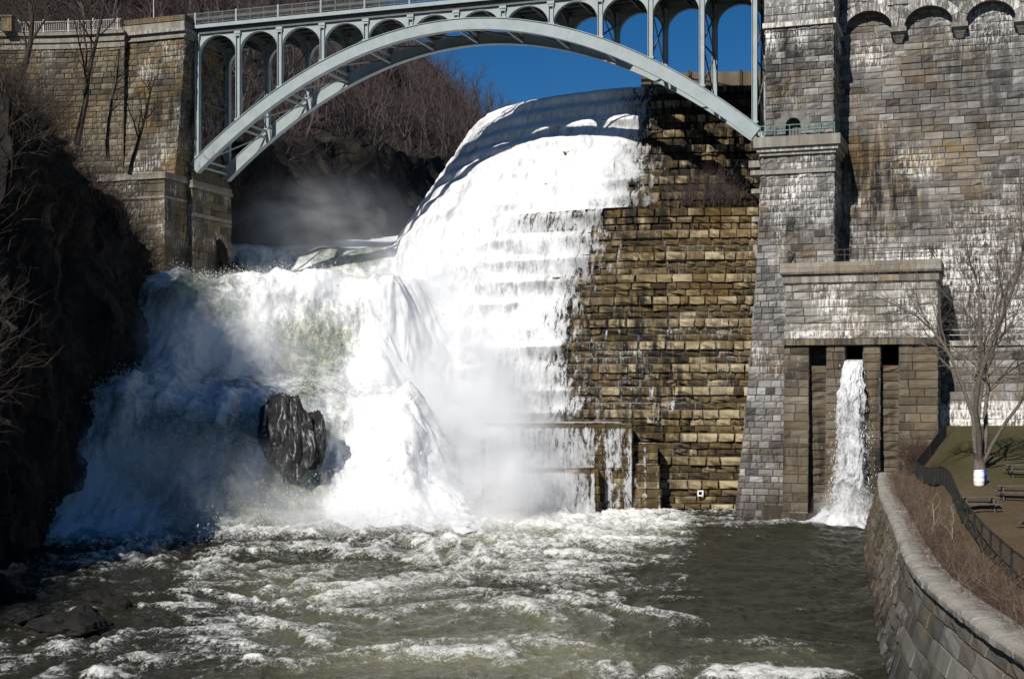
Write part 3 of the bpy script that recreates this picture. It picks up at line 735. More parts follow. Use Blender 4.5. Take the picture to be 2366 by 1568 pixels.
def rock_blob(name, c, r, mat, label, cat, seed=0, group=None, n=64, amp=.35, parent=None):
    th = np.linspace(0, math.pi, n); ph = np.arange(2*n)/(2*n)*2*math.pi
    T, P = np.meshgrid(th, ph, indexing='ij')
    d = np.stack([np.sin(T)*np.cos(P), np.sin(T)*np.sin(P), np.cos(T)], -1)
    k = 1+amp*fbm(d[..., 0]*1.3+seed, d[..., 1]*1.3, d[..., 2]*1.3, 4, 100+seed)+amp*.25*ridged(d[..., 0]*3+seed, d[..., 1]*3, d[..., 2]*1.6, 3, 120+seed)
    V = d*k[..., None]*np.array(r)
    o = add_mesh(name, V, grid_faces(n, 2*n, True), mat, None, None, False)
    o.location = tuple(float(x) for x in c)
    return tag(o, label, cat, group)
_p = at(650, 1005, 117.3)
rock_blob("boulder", (_p[0], 118.3, 6.4), (2.3, 1.9, 4.5), M['wet_rock'], "tall dark wet rock standing out of the lower waterfall", "rock", 1, None, 64, .24)
_p = at(722, 1000, 117.6)
rock_blob("boulder", (_p[0], 119.3, 7.0), (.9, 1.0, 2.4), M['wet_rock'], "small dark wet rock in the falls beside the tall one", "rock", 5)
for i, (u, v, w, h, lab) in enumerate(((610//2.6, 1392, .95, .55, "low dark boulder awash among white water near the left bank"), (282, 1400, .5, .42, "small round boulder beside the low dark one awash near the left bank"), (35, 1300, .75, 1.1, "pointed dark boulder at the left edge of the river"),
        (150, 1452, 1.9, .62, "broad dark boulder in the river at lower left"), (200, 1440, .7, .8, "dark boulder against the right end of the broad one"), (40, 1428, 1.4, .6, "dark boulder at the left frame edge beside the broad one"), (15, 1380, 1.5, .9, "dark boulder under the cliff foot upstream of the broad one"))):
    Yb = EYE*F/(v-VH)
    rock_blob("boulder", ((u-CX)/F*Yb, Yb, .05), (w, w*.8, h), M['shore_rock'], lab, "rock", 10+i, None, 32, .3)
# ------------------------------------------------------------------ main dam wall
def T_wall(z): return -4+4.2*(np.clip((50-np.asarray(z, float))/50, 0, 1))**1.5
def T_tower(z):
    z = np.asarray(z, float); return np.where(z > 33.6, 2.0, 2.55+2.6*(np.clip((33.6-z)/33.6, 0, 1))**1.5)
def S_tower0(z):
    z = np.asarray(z, float); return np.where(z > 33.6, 60.6, 60.3-1.9*(np.clip((33.6-z)/33.6, 0, 1))**1.6)
S_TOWER1 = 66.75
def wall_attr(S, Z, V):
    low = ss((33-Z)/6)                                    # pale joints on the lower half
    w = .20+.22*low+.55*fbm(S*.16, Z*.22, 0, 4, 201)
    w += .75*np.exp(-((S-70.3)/3.2)**2-((Z-42.3)/2.2)**2)+.35*np.exp(-((Z-40)/4)**2)*ss((S-72)/8)
    w += .2*np.exp(-((Z-19)/4.5)**2)*ss((S-73)/5)
    oc = .0+.8*np.exp(-((S-69.5)/3.2)**2-((Z-31.5)/3.0)**2)+.5*fbm(S*.12, Z*.12, 0, 4, 202)+.55*np.exp(-((Z-33)/2)**2-((S-76)/4)**2)
    dk = .28+.75*fbm(S*.13, Z*.10, 0, 4, 203)+.35*np.exp(-((Z-29)/3)**2)*ss((S-70)/5)+.25*np.exp(-((Z-25)/5)**2)
    return dict(white=np.clip(w, 0, 1), ochre=np.clip(oc, 0, 1), dark=np.clip(dk, 0, 1))
def dam_wall():
    d = thing("dam_wall", BS(85, -2, 8), "massive grey stone dam wall streaked with white lime under a row of arches", "dam wall")
    mb = MB()
    rows = course_rows(7.0, 47.2, .64, 66.0, 112, R, .02)
    blocks(mb, lambda s, z, de: BS(s, T_wall(z)+de, z), rows, 1.55, R, c=.05, rec=.07, bulge=.085, attr=wall_attr)
    zs = np.linspace(6, 52, 24)
    mb.add(np.stack([BS(112+0*zs, T_wall(zs)-.08, zs), BS(112+0*zs, -14+0*zs, zs), BS(59+0*zs, -14+0*zs, zs), BS(59+0*zs, T_wall(zs)-1.5, zs)], 1), grid_faces(24, 4), **ZA)
    mb.build("masonry", M['wall'], d)
    # overhanging course on arches and corbels
    sp, s_first = 5.35, 66.65
    up = MB()
    cents = [s_first+sp*i for i in range(9)]
    r = 2.12
    for i in range(8):
        a, b = cents[i], cents[i+1]; m = (a+b)/2
        th = np.linspace(math.pi, 0, 17); xs = m+r*np.cos(th); zs = 44.35+1.75*np.sin(th)
        zs0 = np.concatenate([[44.35], zs, [44.35]]); xs0 = np.concatenate([[a], xs, [b]])
        # soffit
        up.add(np.stack([BS(xs0, -4.6, zs0), BS(xs0, -2.85, zs0)], 1), grid_faces(len(xs0), 2), tone=.3, joint=0., up=.6, white=.1, ochre=.1, dark=.3)
        # voussoirs and infill stones on the face
        for k in range(16):
            q0, q1 = th[k], th[k+1]
            pr = []
            for q, rr in ((q0, 1.0), (q1, 1.0), (q1, 1.36), (q0, 1.36)):
                pr.append((m+r*rr*math.cos(q), 44.35+1.75*rr*math.sin(q)))
            pr = np.clip(np.array(pr), [a, 0], [b, 99])
            if k % 2 == 0:
                q2 = th[k+2]
                pts = [(m+r*rr*math.cos(q), 44.35+1.75*rr*math.sin(q)) for q, rr in ((q0, 1), (q1, 1), (q2, 1), (q2, 1.42), (q1, 1.42), (q0, 1.42))]
                pts = np.clip(np.array(pts), [a+.02, 0], [b-.02, 99])
                P = BS(pts[:, 0], -2.85, pts[:, 1]); c0 = P.mean(0)
                Pf = c0+(P-c0)*.93; Pf += np.array([NV[0], NV[1], 0])*rnd.uniform(.05, .14)
                n = 6; ii = np.arange(n)
                tn = rnd.uniform(.3, .8)
                up.add(np.concatenate([P, Pf]), [np.stack([ii, (ii+1) % n, (ii+1) % n+n, ii+n], -1), (ii+n)[None]], tone=tn, joint=np.repeat([1., 0.], n), up=.6, white=.45+.3*rnd.random(), ochre=.1, dark=.4*rnd.random())
    def sk(s, z):
        f = (s-s_first) % sp - sp/2
        return (f/(r*1.4))**2+((z-44.35)/(1.75*1.4))**2 < 1
    blocks(up, lambda s, z, de: BS(s, -2.9+de, z), course_rows(44.35, 52.5, .66, 66.0, 109, R, .03), 1.3, R, bulge=.09, skip=sk, attr=lambda S, Z, V: dict(white=np.clip(.5+.4*fbm(S*.4, Z*.3, 0, 3, 211), 0, 1), dark=np.clip(.4+.5*fbm(S*.3, Z*.2, 0, 3, 212), 0, 1)))
    up.bs(66, 109, -4.7, -2.99, 46.2, 52.3, **dict(ZA, dark=.3))
    for c in cents: up.bs(c-.62, c+.62, -4.6, -2.94, 44.37, 46.25, tone=rnd.uniform(.4, .6), joint=0., up=.6, white=.5, ochre=.1, dark=.4)
    up.build("overhang_course", M['wall'], d)
    for c in cents[1:8]:
        k = MB(); A_ = dict(tone=.45, joint=0., up=.6, white=.35, ochre=.1, dark=.35)
        k.bs(c-.72, c+.72, -4.4, -2.7, 43.98, 44.36, **A_)
        for (z0, z1, w0, w1, t0, t1) in ((43.55, 43.975, .48, .60, -3.2, -2.85), (43.1, 43.545, .26, .46, -3.6, -3.22)):
            P = [BS(c+sg*(w0 if z == z0 else w1), tt, z) for z in (z0, z1) for sg, tt in ((-1, t0 if z == z0 else t1), (1, t0 if z == z0 else t1), (1, -4.5), (-1, -4.5))]
            k.hexa(np.array(P), **A_)
        k.build("corbel", M['trim'], d)
    # lower terrace in front of the wall, with its rail
    te = MB()
    blocks(te, lambda s, z, de: BS(s, 1.6+.6*(15.4-z)/8+de, z), course_rows(6.6, 15.0, .72, 75.7, 112, R, .03), 1.5, R, bulge=.08, attr=lambda S, Z, V: dict(white=np.clip(.25+.4*fbm(S*.2, Z*.3, 0, 3, 221)+.9*ss((10.2-Z)/.8), 0, 1), dark=np.clip(.3+.5*fbm(S*.15, Z*.2, 0, 3, 222), 0, 1), ochre=np.clip(.3*fbm(S*.2, Z*.2, 0, 3, 223)+.2, 0, 1)))
    te.bs(75.7, 112, -2.5, 1.5, 6, 14.98, **ZA)
    to = te.build("terrace", M['wall'], d)
    cp = MB(); cp.bs(75.65, 112, -1, 1.9, 15.0, 15.45, tone=.55, joint=0., up=.6, white=.5, ochre=.1, dark=.2); cp.build("coping", M['trim'], to)
    r_ = MB()
    for z in (15.95, 16.4): r_.bar(BS(75.8, 1.6, z), BS(112, 1.6, z), .06, .06)
    ro = r_.build("handrail", M['white_rail'], d)
    for s in np.arange(75.9, 108, 2.4):
        p = MB(); p.bar(BS(s, 1.6, 15.45), BS(s, 1.6, 16.42), .07, .07); p.build("post", M['white_rail'], ro)
dam_wall()

# ------------------------------------------------------------------ tower carrying the right end of the bridge
def tower():
    d = thing("bridge_tower", BS(63.5, 0, 0), "tall grey stone tower carrying the bridge end, with a small arched doorway and balcony", "tower")
    mb = MB()
    DS, DZ0, DZ1, DW = 63.12, 33.95, 35.55, .68
    def at_up(S, Z, V):
        w = .18+.25*fbm(S*.5, Z*.4, 0, 3, 231)+1.0*np.exp(-((Z-43.0)/1.0)**2)*(.6+.6*fbm(S*.7, 1, 0, 3, 232))+.45*np.exp(-((Z-46)/1.5)**2)
        oc = .05+.6*np.exp(-((Z-38.2)/1.7)**2)*(.7+.5*fbm(S*.6, 0, 0, 2, 233))
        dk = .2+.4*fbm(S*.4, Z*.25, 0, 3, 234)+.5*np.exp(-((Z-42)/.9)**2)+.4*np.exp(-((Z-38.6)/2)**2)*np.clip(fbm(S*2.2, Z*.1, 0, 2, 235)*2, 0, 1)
        return dict(white=np.clip(w, 0, 1), ochre=np.clip(oc, 0, 1), dark=np.clip(dk, 0, 1))
    sk = lambda s, z: abs(s-DS) < 1.15 and DZ0-.1 < z < 36.3
    blocks(mb, lambda s, z, de: BS(s, 2.0+de, z), course_rows(34.0, 43.95, .60, 60.6, 66.7, R, .02), 1.1, R, bulge=.08, attr=at_up, skip=sk)
    blocks(mb, lambda s, z, de: BS(s, 2.0+de, z), course_rows(44.45, 53, .66, 60.5, 66.7, R, .02), 1.15, R, bulge=.08, attr=at_up)
    # masonry round the door
    w = DW
    for j in range(5):
        z0, z1 = DZ0+.3*j-.3*(j == 0)*0, DZ0+.3*(j+1)
        for (a, b) in ((DS-1.35, DS-w), (DS+w, DS+1.35)):
            if j < 4: mb.bs(a, b, 1.2, 2.03+rnd.uniform(0, .04), z0, z1-.02, tone=rnd.uniform(.4, .7), joint=0., up=.6, white=.2, ochre=.1, dark=.2)
    th = np.linspace(0, math.pi, 10)
    for k in range(9):
        p = [(DS+rr*math.cos(q), 35.1+rr*math.sin(q)) for q, rr in ((th[k], w), (th[k+1], w), (th[k+1], 1.28), (th[k], 1.28))]
        P = np.array([BS(a, 2.04, z) for a, z in p]); mb.prism(P, np.array([-NV[0], -NV[1], 0])*.8, tone=rnd.uniform(.4, .7), joint=0., up=.6, white=.2, ochre=.1, dark=.2)
    mb.bs(DS-1.4, DS+1.4, 1.0, 1.985, 36.05, 36.75, **dict(ZA, dark=.2))
    mb.bs(DS-1.45, DS-w-.0, .9, 1.98, 33.9, 36.2, **ZA); mb.bs(DS+w, DS+1.45, .9, 1.98, 33.9, 36.2, **ZA)
    # lower shaft
    def at_lo(S, Z, V):
        w_ = .25+.4*fbm(S*.5, Z*.3, 0, 3, 241)+.3*np.exp(-((Z-29)/2.5)**2)+.5*np.exp(-((Z-22.5)/1.5)**2-((S-65.5)/1.5)**2)
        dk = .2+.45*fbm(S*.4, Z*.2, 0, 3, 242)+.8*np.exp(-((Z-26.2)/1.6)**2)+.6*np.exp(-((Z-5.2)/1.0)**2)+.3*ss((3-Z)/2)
        oc = .05+.4*fbm(S*.3, Z*.3, 0, 3, 243)+.4*ss((12-Z)/8)
        return dict(white=np.clip(w_*ss((Z-6)/8), 0, 1), ochre=np.clip(oc, 0, 1), dark=np.clip(dk, 0, 1))
    for (za, zb) in ((-.8, 30.6), (31.0, 32.3)):
        blocks(mb, lambda s, z, de: BS(s, T_tower(z)+de, z), course_rows(za, zb, .62, S_tower0, lambda z: S_TOWER1+.1, R, .02), .95, R, bulge=.09, attr=at_lo)
        blocks(mb, lambda t, z, de: BS(S_tower0(z)-de, T_tower(z)-t, z), course_rows(za, zb, .62, 0, 6, R, .02), .95, R, bulge=.09, attr=lambda S, Z, V: at_lo(S, Z, V))
        blocks(mb, lambda t, z, de: BS(S_TOWER1+.1+de, T_tower(z)-6+t, z), course_rows(za, zb, .62, 0, 6, R, .02), .95, R, bulge=.09, attr=lambda S, Z, V: at_lo(S, Z, V))
    for (za, zb) in ((34.0, 43.95), (44.45, 53)):
        blocks(mb, lambda t, z, de: BS(60.6-de, 2-t, z), course_rows(za, zb, .62, 0, 7, R, .02), 1.1, R, bulge=.08, attr=at_up)
        blocks(mb, lambda t, z, de: BS(66.7+de, -5+t, z), course_rows(za, zb, .62, 0, 7, R, .02), 1.1, R, bulge=.08, attr=at_up)
    mb.bs(60.7, DS-1.4, -5, 1.9, 33, 53, **ZA); mb.bs(DS+1.4, 66.6, -5, 1.9, 33, 53, **ZA); mb.bs(DS-1.4, DS+1.4, -5, 1.0, 33, 53, **ZA); mb.bs(DS-1.4, DS+1.4, .9, 1.9, 36.7, 53, **ZA)
    mb.build("shaft", M['wall'], d)
    tr = dict(tone=.55, joint=0., up=.6, white=.35, ochre=.15, dark=.3)
    b = MB(); b.bs(60.4, 66.95, -5, 2.28, 44.0, 44.44, **dict(tr, white=.8)); b.build("belt_course", M['trim'], d)
    b = MB(); b.bs(S_tower0(30.8)-.3, 66.95, -4, T_tower(30.8)+.22, 30.62, 30.98, **tr); b.build("belt_course", M['trim'], d)
    b = MB()
    b.bs(59.75, 67.45, -4.2, 3.35, 33.0, 33.92, **dict(tr, tone=.5, white=.1))
    b.bs(60.0, 67.2, -4.2, 3.08, 32.62, 32.99, **dict(tr, white=.6)); b.bs(60.2, 67.0, -4.2, 2.85, 32.3, 32.61, **dict(tr, white=.4))
    b.build("balcony_slab", M['trim'], d)
    for (z0, z1, q) in ((31.6, 32.2, .75), (30.9, 31.3, .5), (29.2, 29.6, .35), (26.6, 27.0, .25)):
        b = MB(); b.bs(59.4-q*.6, 60.35, -2.5, 1.2, z0, z1, **tr); b.build("side_moulding", M['trim'], d)
    r_ = MB()
    for z in (34.5, 34.95): r_.bar(BS(60.3, 3.0, z), BS(66.9, 3.0, z), .07, .07)
    ro = r_.build("handrail", M['teal'], d)
    for s in np.linspace(60.3, 66.9, 6):
        p = MB(); p.bar(BS(s, 3.0, 33.9), BS(s, 3.0, 34.97), .07, .07); p.build("post", M['teal'], ro)
    dv = MB(); dv.bs(DS-w, DS+w, .92, 1.05, 33.93, 36.1); do = dv.build("door", M['steel_dark'], d)
    g = MB()
    for s in np.linspace(DS-w+.1, DS+w-.1, 5): g.bar(BS(s, 1.09, 33.95), BS(s, 1.09, 35.7), .05, .05)
    g.build("door_grille", M['rust'], do)
tower()

# ------------------------------------------------------------------ gatehouse with its three outlets
def gatehouse():
    d = thing("gatehouse", BS(69.5, 4, 0), "pale stone gatehouse block with three dark outlet openings above the pool", "gatehouse")
    S0, S1 = 63.0, 75.9
    def at_g(S, Z, V):
        w = .5+.5*fbm(S*.45, Z*.4, 0, 3, 251); oc = .15+.45*fbm(S*.5, Z*.5, 0, 3, 252); dk = .15+.5*fbm(S*.5, Z*.5, 0, 3, 253)
        return dict(white=np.clip(w, 0, 1), ochre=np.clip(oc, 0, 1)*.8, dark=np.clip(dk, 0, 1))
    mb = MB()
    blocks(mb, lambda s, z, de: BS(s, 7.0+de, z), course_rows(15.55, 20.3, .68, S0+.1, S1-.1, R, .03, .05), 1.75, R, c=.06, bulge=.10, attr=at_g)
    blocks(mb, lambda t, z, de: BS(S0+.1-de, 7-t, z), course_rows(15.55, 20.3, .68, 0, 7, R, .03, .05), 1.5, R, bulge=.1, attr=at_g)
    blocks(mb, lambda t, z, de: BS(S1-.1+de, t, z), course_rows(15.55, 20.3, .68, 0, 7, R, .03, .05), 1.5, R, bulge=.1, attr=at_g)
    mb.bs(S0+.2, S1-.2, -1, 6.9, 15.4, 21.5, **ZA)
    mb.build("upper_wall", M['gate'], d)
    c = MB()
    c.bs(S0-.05, S1+.05, 0, 7.12, 20.3, 20.42, tone=.1, joint=0., up=.6, white=0., ochre=.3, dark=.8)
    for a, b in zip(np.linspace(S0-.1, S1+.1, 9)[:-1], np.linspace(S0-.1, S1+.1, 9)[1:]):
        c.bs(a, b-.015, 0, 7.2+rnd.uniform(0, .03), 20.42, 20.95, tone=rnd.uniform(.3, .8), joint=0., up=.6, white=.5*rnd.random(), ochre=.7*rnd.random(), dark=.7*rnd.random())
    c.bs(S0-.15, S1+.15, 0, 7.15, 20.95, 21.15, tone=.4, joint=0., up=.6, white=.4, ochre=.3, dark=.8)
    c.bs(S0-.3, S1+.3, 0, 7.45, 21.15, 21.33, tone=.2, joint=0., up=.6, white=.1, ochre=.6, dark=.5)
    for zz in (21.33, 21.74):
        n = 8 if zz < 21.5 else 10
        e = np.linspace(S0-.28, S1+.28, n+1)
        for a, b in zip(e[:-1], e[1:]): c.bs(a, b-.015, 0, 7.42+rnd.uniform(0, .03), zz, zz+.40, tone=rnd.uniform(.4, .7), joint=0., up=.6, white=.1, ochre=rnd.uniform(.3, .8), dark=.4*rnd.random())
    c.build("cornice", M['gate'], d)
    sl = MB(); sl.bs(S0-.12, S1+.32, 0, 7.42, 15.02, 15.54, tone=.25, joint=0., up=.6, white=0.1, ochre=.7, dark=.8); sl.build("lintel_slab", M['gate'], d)
    # piers
    op = ((65.2, 66.65), (68.2, 69.75), (71.2, 72.7))
    edges = [S0+.05, op[0][0], op[0][1], op[1][0], op[1][1], op[2][0], op[2][1], S1]
    def at_p(S, Z, V):
        w = .12+.3*fbm(S*.5, Z*.4, 0, 3, 261)*ss((Z-9)/4); dk = .25+.5*fbm(S*.4, Z*.22, 0, 3, 262)+.7*np.exp(-((Z-5)/1.3)**2)+.4*ss((2.5-Z)/2); oc = .3+.5*fbm(S*.4, Z*.3, 0, 3, 263)+.25*ss((9-Z)/5)
        return dict(white=np.clip(w, 0, 1), ochre=np.clip(oc, 0, 1), dark=np.clip(dk, 0, 1))
    tp = lambda z: 7.05+.9*np.clip((15-np.asarray(z, float))/15, 0, 1)
    for i in (0, 2, 4, 6):
        a, b = edges[i], edges[i+1]; p = MB()
        blocks(p, lambda s, z, de: BS(s, tp(z)+de, z), course_rows(6.3, 15.0, .72, a, b, R, .02, .05), 1.6 if i in (0, 6) else 1.4, R, bulge=.06, attr=at_p)
        blocks(p, lambda s, z, de: BS(s, tp(z)+.12+de, z), course_rows(-.8, 6.25, .78, a-.02, b+.02, R, .02, .05), 1.6, R, bulge=.06, attr=at_p)
        blocks(p, lambda t, z, de: BS(a-de, tp(z)-t, z), course_rows(-.8, 15.0, .76, 0, 2.2 if i else 7, R, .0, .05), 1.2, R, bulge=.05, attr=at_p)
        blocks(p, lambda t, z, de: BS(b+de, tp(z)-t, z)[..., :], course_rows(-.8, 15.0, .76, 0, 2.2 if i < 6 else 7, R, .0, .05), 1.2, R, bulge=.05, attr=at_p)
        p.bs(a-.02, b+.02, 2, tp(6.3)+.2, 6.2, 6.5, tone=.3, joint=0., up=.6, white=0., ochre=.4, dark=.5)
        p.bs(a+.1, b-.1, 0, 6.8, -1, 15, **ZA)
        p.build("pier", M['brown'], d)
    for k, (a, b) in enumerate(op):
        p = MB()
        blocks(p, lambda s, z, de: BS(s, 6.2+de, z), course_rows(-.8, 13.25, .74, a, b, R, .05, .08), 2.2, R, bulge=.16, attr=lambda S, Z, V: dict(ochre=np.clip(.35+.4*fbm(S*.6, Z*.4, k, 3, 271)+.8*np.exp(-((Z-13)/.5)**2), 0, 1), dark=np.clip(.2+.4*fbm(S*.5, Z*.3, k, 3, 272)+(.4 if k == 0 else .1)*ss((9-Z)/6)+.3*ss((Z-5)/3)*(k == 0), 0, 1)))
        p.bs(a, b, 2, 6.05, -1, 13.2, tone=.5, joint=0., up=.6, white=0., ochre=.8, dark=.2)
        p.build("stone_panel", M['brown'], d)
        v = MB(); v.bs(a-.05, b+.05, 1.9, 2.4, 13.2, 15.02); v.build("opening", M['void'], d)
    bl = MB()
    for (a, b, t, z) in ((61.2, 63.2, 8.0, 1.0), (72.2, 74.2, 9.6, 1.5), (63.0, 71.0, 8.6, .55)): bl.bs(a, b, 6, t, -1, z, tone=.25, joint=0., up=.6, white=0., ochre=.3, dark=.7)
    bl.build("base_ledge", M['brown'], d)
    r_ = MB()
    for z in (22.75, 23.2): r_.bar(BS(S0+.4, 7.1, z), BS(S1-.5, 7.1, z), .07, .07); r_.bar(BS(S1-.5, 7.1, z), BS(S1-.5, .5, z), .06, .06); r_.bar(BS(S0+.4, 7.1, z), BS(S0+.4, .5, z), .06, .06)
    ro = r_.build("handrail", M['rust'], d)
    for s in np.linspace(S0+.4, S1-.5, 6):
        p = MB(); p.bar(BS(s, 7.1, 22.1), BS(s, 7.1, 23.22), .07, .07); p.build("post", M['rust'], ro)
    p = MB(); p.bar(BS(S0+.4, 7.1, 22.15), BS(S0+1.0, 7.1, 23.1), .07, .07); p.bar(BS(S0+.4, 6.7, 22.2), BS(S0+.9, 6.9, 23.0), .3, .25); p.build("hoist", M['rust'], d)
gatehouse()
def jet():
    prof = [(4.0, 13.75, .60, .45), (6.0, 13.75, .68, .5), (6.9, 13.6, .70, .5), (7.7, 12.9, .72, .5), (8.3, 11.5, .80, .55), (8.8, 9.0, .98, .65), (9.2, 6.0, 1.22, .75), (9.5, 3.0, 1.42, .85), (9.7, .9, 1.55, 1.0), (10.0, .0, 2.4, 1.8), (10.2, -.4, 3.1, 2.4)]
    prof = np.array(prof); L = np.concatenate([[0], np.cumsum(np.hypot(np.diff(prof[:, 0]), np.diff(prof[:, 1])))])
    l = np.arange(0, L[-1], .07); q = [np.interp(l, L, prof[:, i]) for i in range(4)]
    a = np.linspace(0, 2*math.pi, 150, endpoint=False)
    Lg, Ag = np.meshgrid(l, a, indexing='ij'); T, Z, W, D = [np.broadcast_to(x[:, None], Lg.shape) for x in q]
    n = 1+.34*fbm(np.cos(Ag)*2.2, np.sin(Ag)*2.2, Lg*.8, 5, 301)*ss((13.6-Z)/2)+.16*ridged(np.cos(Ag)*4, np.sin(Ag)*4, Lg*.9, 3, 303)
    sc_ = 68.85+.02*(13-Z)*0+.12*vn(Lg*.35, 0, 0, 305)
    V = BS(sc_+W*np.cos(Ag)*n, T+D*np.sin(Ag)*n, Z+.25*fbm(np.cos(Ag)*2, np.sin(Ag)*2, Lg*.5, 2, 306)*ss((12-Z)/2))
    cover = .70-.36*np.abs(np.cos(Ag))**3*ss((12-Z)/5)-.06*ss((9-Z)/9)+.3*ss((1.2-Z)/.8)
    o = add_mesh("outlet_waterfall", V, grid_faces(*Lg.shape, True), M['fall'], None, dict(fu=(Ag*1.3).ravel(), fw=Lg.ravel(), cover=cover.ravel(), tint=(.5*ss((13.4-Z)/4)).ravel()), True)
    tag(o, "narrow white jet of water falling from the middle gatehouse opening", "waterfall", None, 'structure')
jet()
_m = MB()
_c = SP(np.array([a_at_x(17.9, 14.8)]), np.array([1.45]), np.array([.55]))[0]
for (dx, dz, w, h) in ((0, .22, .56, .12), (0, -.22, .56, .12), (-.22, 0, .12, .32), (.22, 0, .12, .32)): _m.box((_c[0]+dx, _c[1], _c[2]+dz), (w, .14, h), .1)
tag(_m.build("metal_frame", M['white_plastic']), "small white square frame lying on the lowest dry dam stones", "frame")

# ------------------------------------------------------------------ steel arch bridge
NB, BAY, SB0 = 12, 4.945, -.02
def s_n(n): return SB0+BAY*n
def z_rib(n): return 48.05-12.15*((np.asarray(n, float)-6)/6)**2     # top of the rib
def bridge():
    d = thing("arch_bridge", BS(29.6, -3, 35), "grey steel arch bridge with rows of round spandrel arches spanning the gorge", "bridge")
    st = M['steel']
    n = np.linspace(-.16, 12.12, 90); sn = s_n(n); zt = z_rib(n)
    dz = np.gradient(zt, sn); nl = np.hypot(1, dz)
    for t0, t1 in ((-.35, .3), (-6.55, -5.9)):
        m = MB(); dep = np.interp(n, [-.2, 6, 12.2], [1.35, 1.15, 1.35])
        tx, tz = sn+dz/nl*dep, zt-dep/nl
        # web box and four flange plates
        def ring(f0, f1, a0, a1):
            P = []
            for f, t in ((f0, a1), (f0, a0), (f1, a0), (f1, a1)):
                P.append(BS(sn+dz/nl*dep*f, t, zt-dep/nl*f))
            m.add(np.stack(P, 1), [grid_faces(len(n), 4, True), [[3, 2, 1, 0]], [[(len(n)-1)*4+i for i in range(4)]]])
        ring(.055, .945, t0+.04, t1-.04); ring(0, .05, t0-.06, t1+.06); ring(.95, 1, t0-.06, t1+.06)
        rb = m.build("arch_rib", st, d)
        # splice plates on the web
        for nn in (3.55, 8.35):
            q = MB(); k = (np.abs(n-nn) < .09); idx = np.where(k)[0][[0, -1]]
            P = [BS(sn[i]+dz[i]/nl[i]*dep[i]*f, t, zt[i]-dep[i]/nl[i]*f) for t in (t1-.035, t1-.015) for i, f in ((idx[0], .06), (idx[1], .06), (idx[1], .94), (idx[0], .94))]
            q.hexa(np.array(P)); q.build("splice_plate", st, rb)
        for nn, sg in ((-.16, -1), (12.12, 1)):
            q = MB(); s_ = s_n(nn); z_ = float(z_rib(nn))-.65; tm = (t0+t1)/2
            ang = math.atan2(float(np.interp(nn, n, dz)), 1.0)
            ex, ez = math.cos(ang), math.sin(ang)
            def bx(c0, c1, h0, h1, ta, tb):
                q.hexa(np.array([BS(s_+ex*c-ez*h, t, z_+ez*c+ex*h) for h in (h0, h1) for c, t in ((c0, tb), (c1, tb), (c1, ta), (c0, ta))]))
            if sg < 0: bx(-.62, -.42, -.85, .85, tm-.7, tm+.7)
            else: bx(.42, .62, -.85, .85, tm-.7, tm+.7)
            for h in (-.55, -.18, .18, .55):
                bx(min(sg*.0, sg*.42), max(sg*.0, sg*.42), h-.04, h+.04, tm-.45, tm+.45)
            bx(min(sg*-.2, sg*.42), max(sg*-.2, sg*.42), -.2, .2, tm-.25, tm+.25)
            q.build("bearing", st, d)
    Z0 = 48.9
    # columns and spandrel arches
    for t0, t1 in ((-.3, .22), (-6.5, -5.98)):
        tm = (t0+t1)/2
        for k in range(NB+1):
            s_ = s_n(k); zb = float(z_rib(k))
            m = MB(); w = .25
            if Z0-.55-zb > .12:
                m.bs(s_-w, s_+w, tm-.03, tm+.03, zb-.05, Z0-.5); m.bs(s_-w, s_-w+.05, t0, t1, zb-.05, Z0-.5); m.bs(s_+w-.05, s_+w, t0, t1, zb-.05, Z0-.5)
                m.bs(s_-w-.1, s_+w+.1, t0-.05, t1+.05, zb-.06, zb+.12)
            m.bs(s_-.3, s_+.3, t0-.02, t1+.03, max(Z0-.5, zb+.02), Z0-.28)
            m.bs(s_-.36, s_+.36, t0-.06, t1+.10, Z0-.28, Z0)
            m.build("column", st, d)
        for k in range(NB):
            a, b = s_n(k)+.25, s_n(k+1)-.25; c = (a+b)/2; r = (b-a)/2-.02
            th = np.linspace(math.pi, 0, 25); ztop = Z0-.02
            hh = 1.98; zs = ztop-.14-hh
            # keep the arch above the rib near the crown
            xs = c+r*np.cos(th); zz = zs+hh*np.sin(th)
            nn = (xs-SB0)/BAY; zz = np.maximum(zz, z_rib(nn)+.02)
            m = MB()
            top = np.stack([BS(xs, tm+.05, np.full(25, ztop)), BS(xs, tm-.05, np.full(25, ztop))], 1)
            low = np.stack([BS(xs, tm-.05, zz), BS(xs, tm+.05, zz)], 1)
            m.add(np.concatenate([top, low], 1), [grid_faces(25, 4, True), [[3, 2, 1, 0]], [[24*4+i for i in range(4)]]])
            fl = np.stack([BS(xs, t1-.02, zz), BS(xs, t0+.02, zz), BS(xs*1.0, t0+.02, zz-.05), BS(xs, t1-.02, zz-.05)], 1)
            m.add(fl, [grid_faces(25, 4, True), [[3, 2, 1, 0]], [[24*4+i for i in range(4)]]])
            m.build("spandrel_arch", st, d)
    # deck: fascia girder, slab edge, floor beams
    m = MB(); e0, e1 = -.4, 59.75
    m.bs(e0, e1, -6.9, .55, Z0+.55, Z0+.62)
    dk = m.build("deck", M['concrete'], d)
    for t0, t1, tag_ in ((.0, .25, 1), (-6.55, -6.3, -1)):
        q = MB(); q.bs(e0, e1, t0, t1, Z0+.02, Z0+.55); q.build("fascia_girder", M['steel_dark'] if tag_ > 0 else st, dk)  # near girder coloured dark to carry the shadow under the deck edge
        q = MB(); tt = (.3, .72) if tag_ > 0 else (-7.0, -6.6)
        q.bs(e0, e1, tt[0], tt[1], Z0+.55, Z0+.92); q.build("deck_edge", st, dk)
    q = MB()
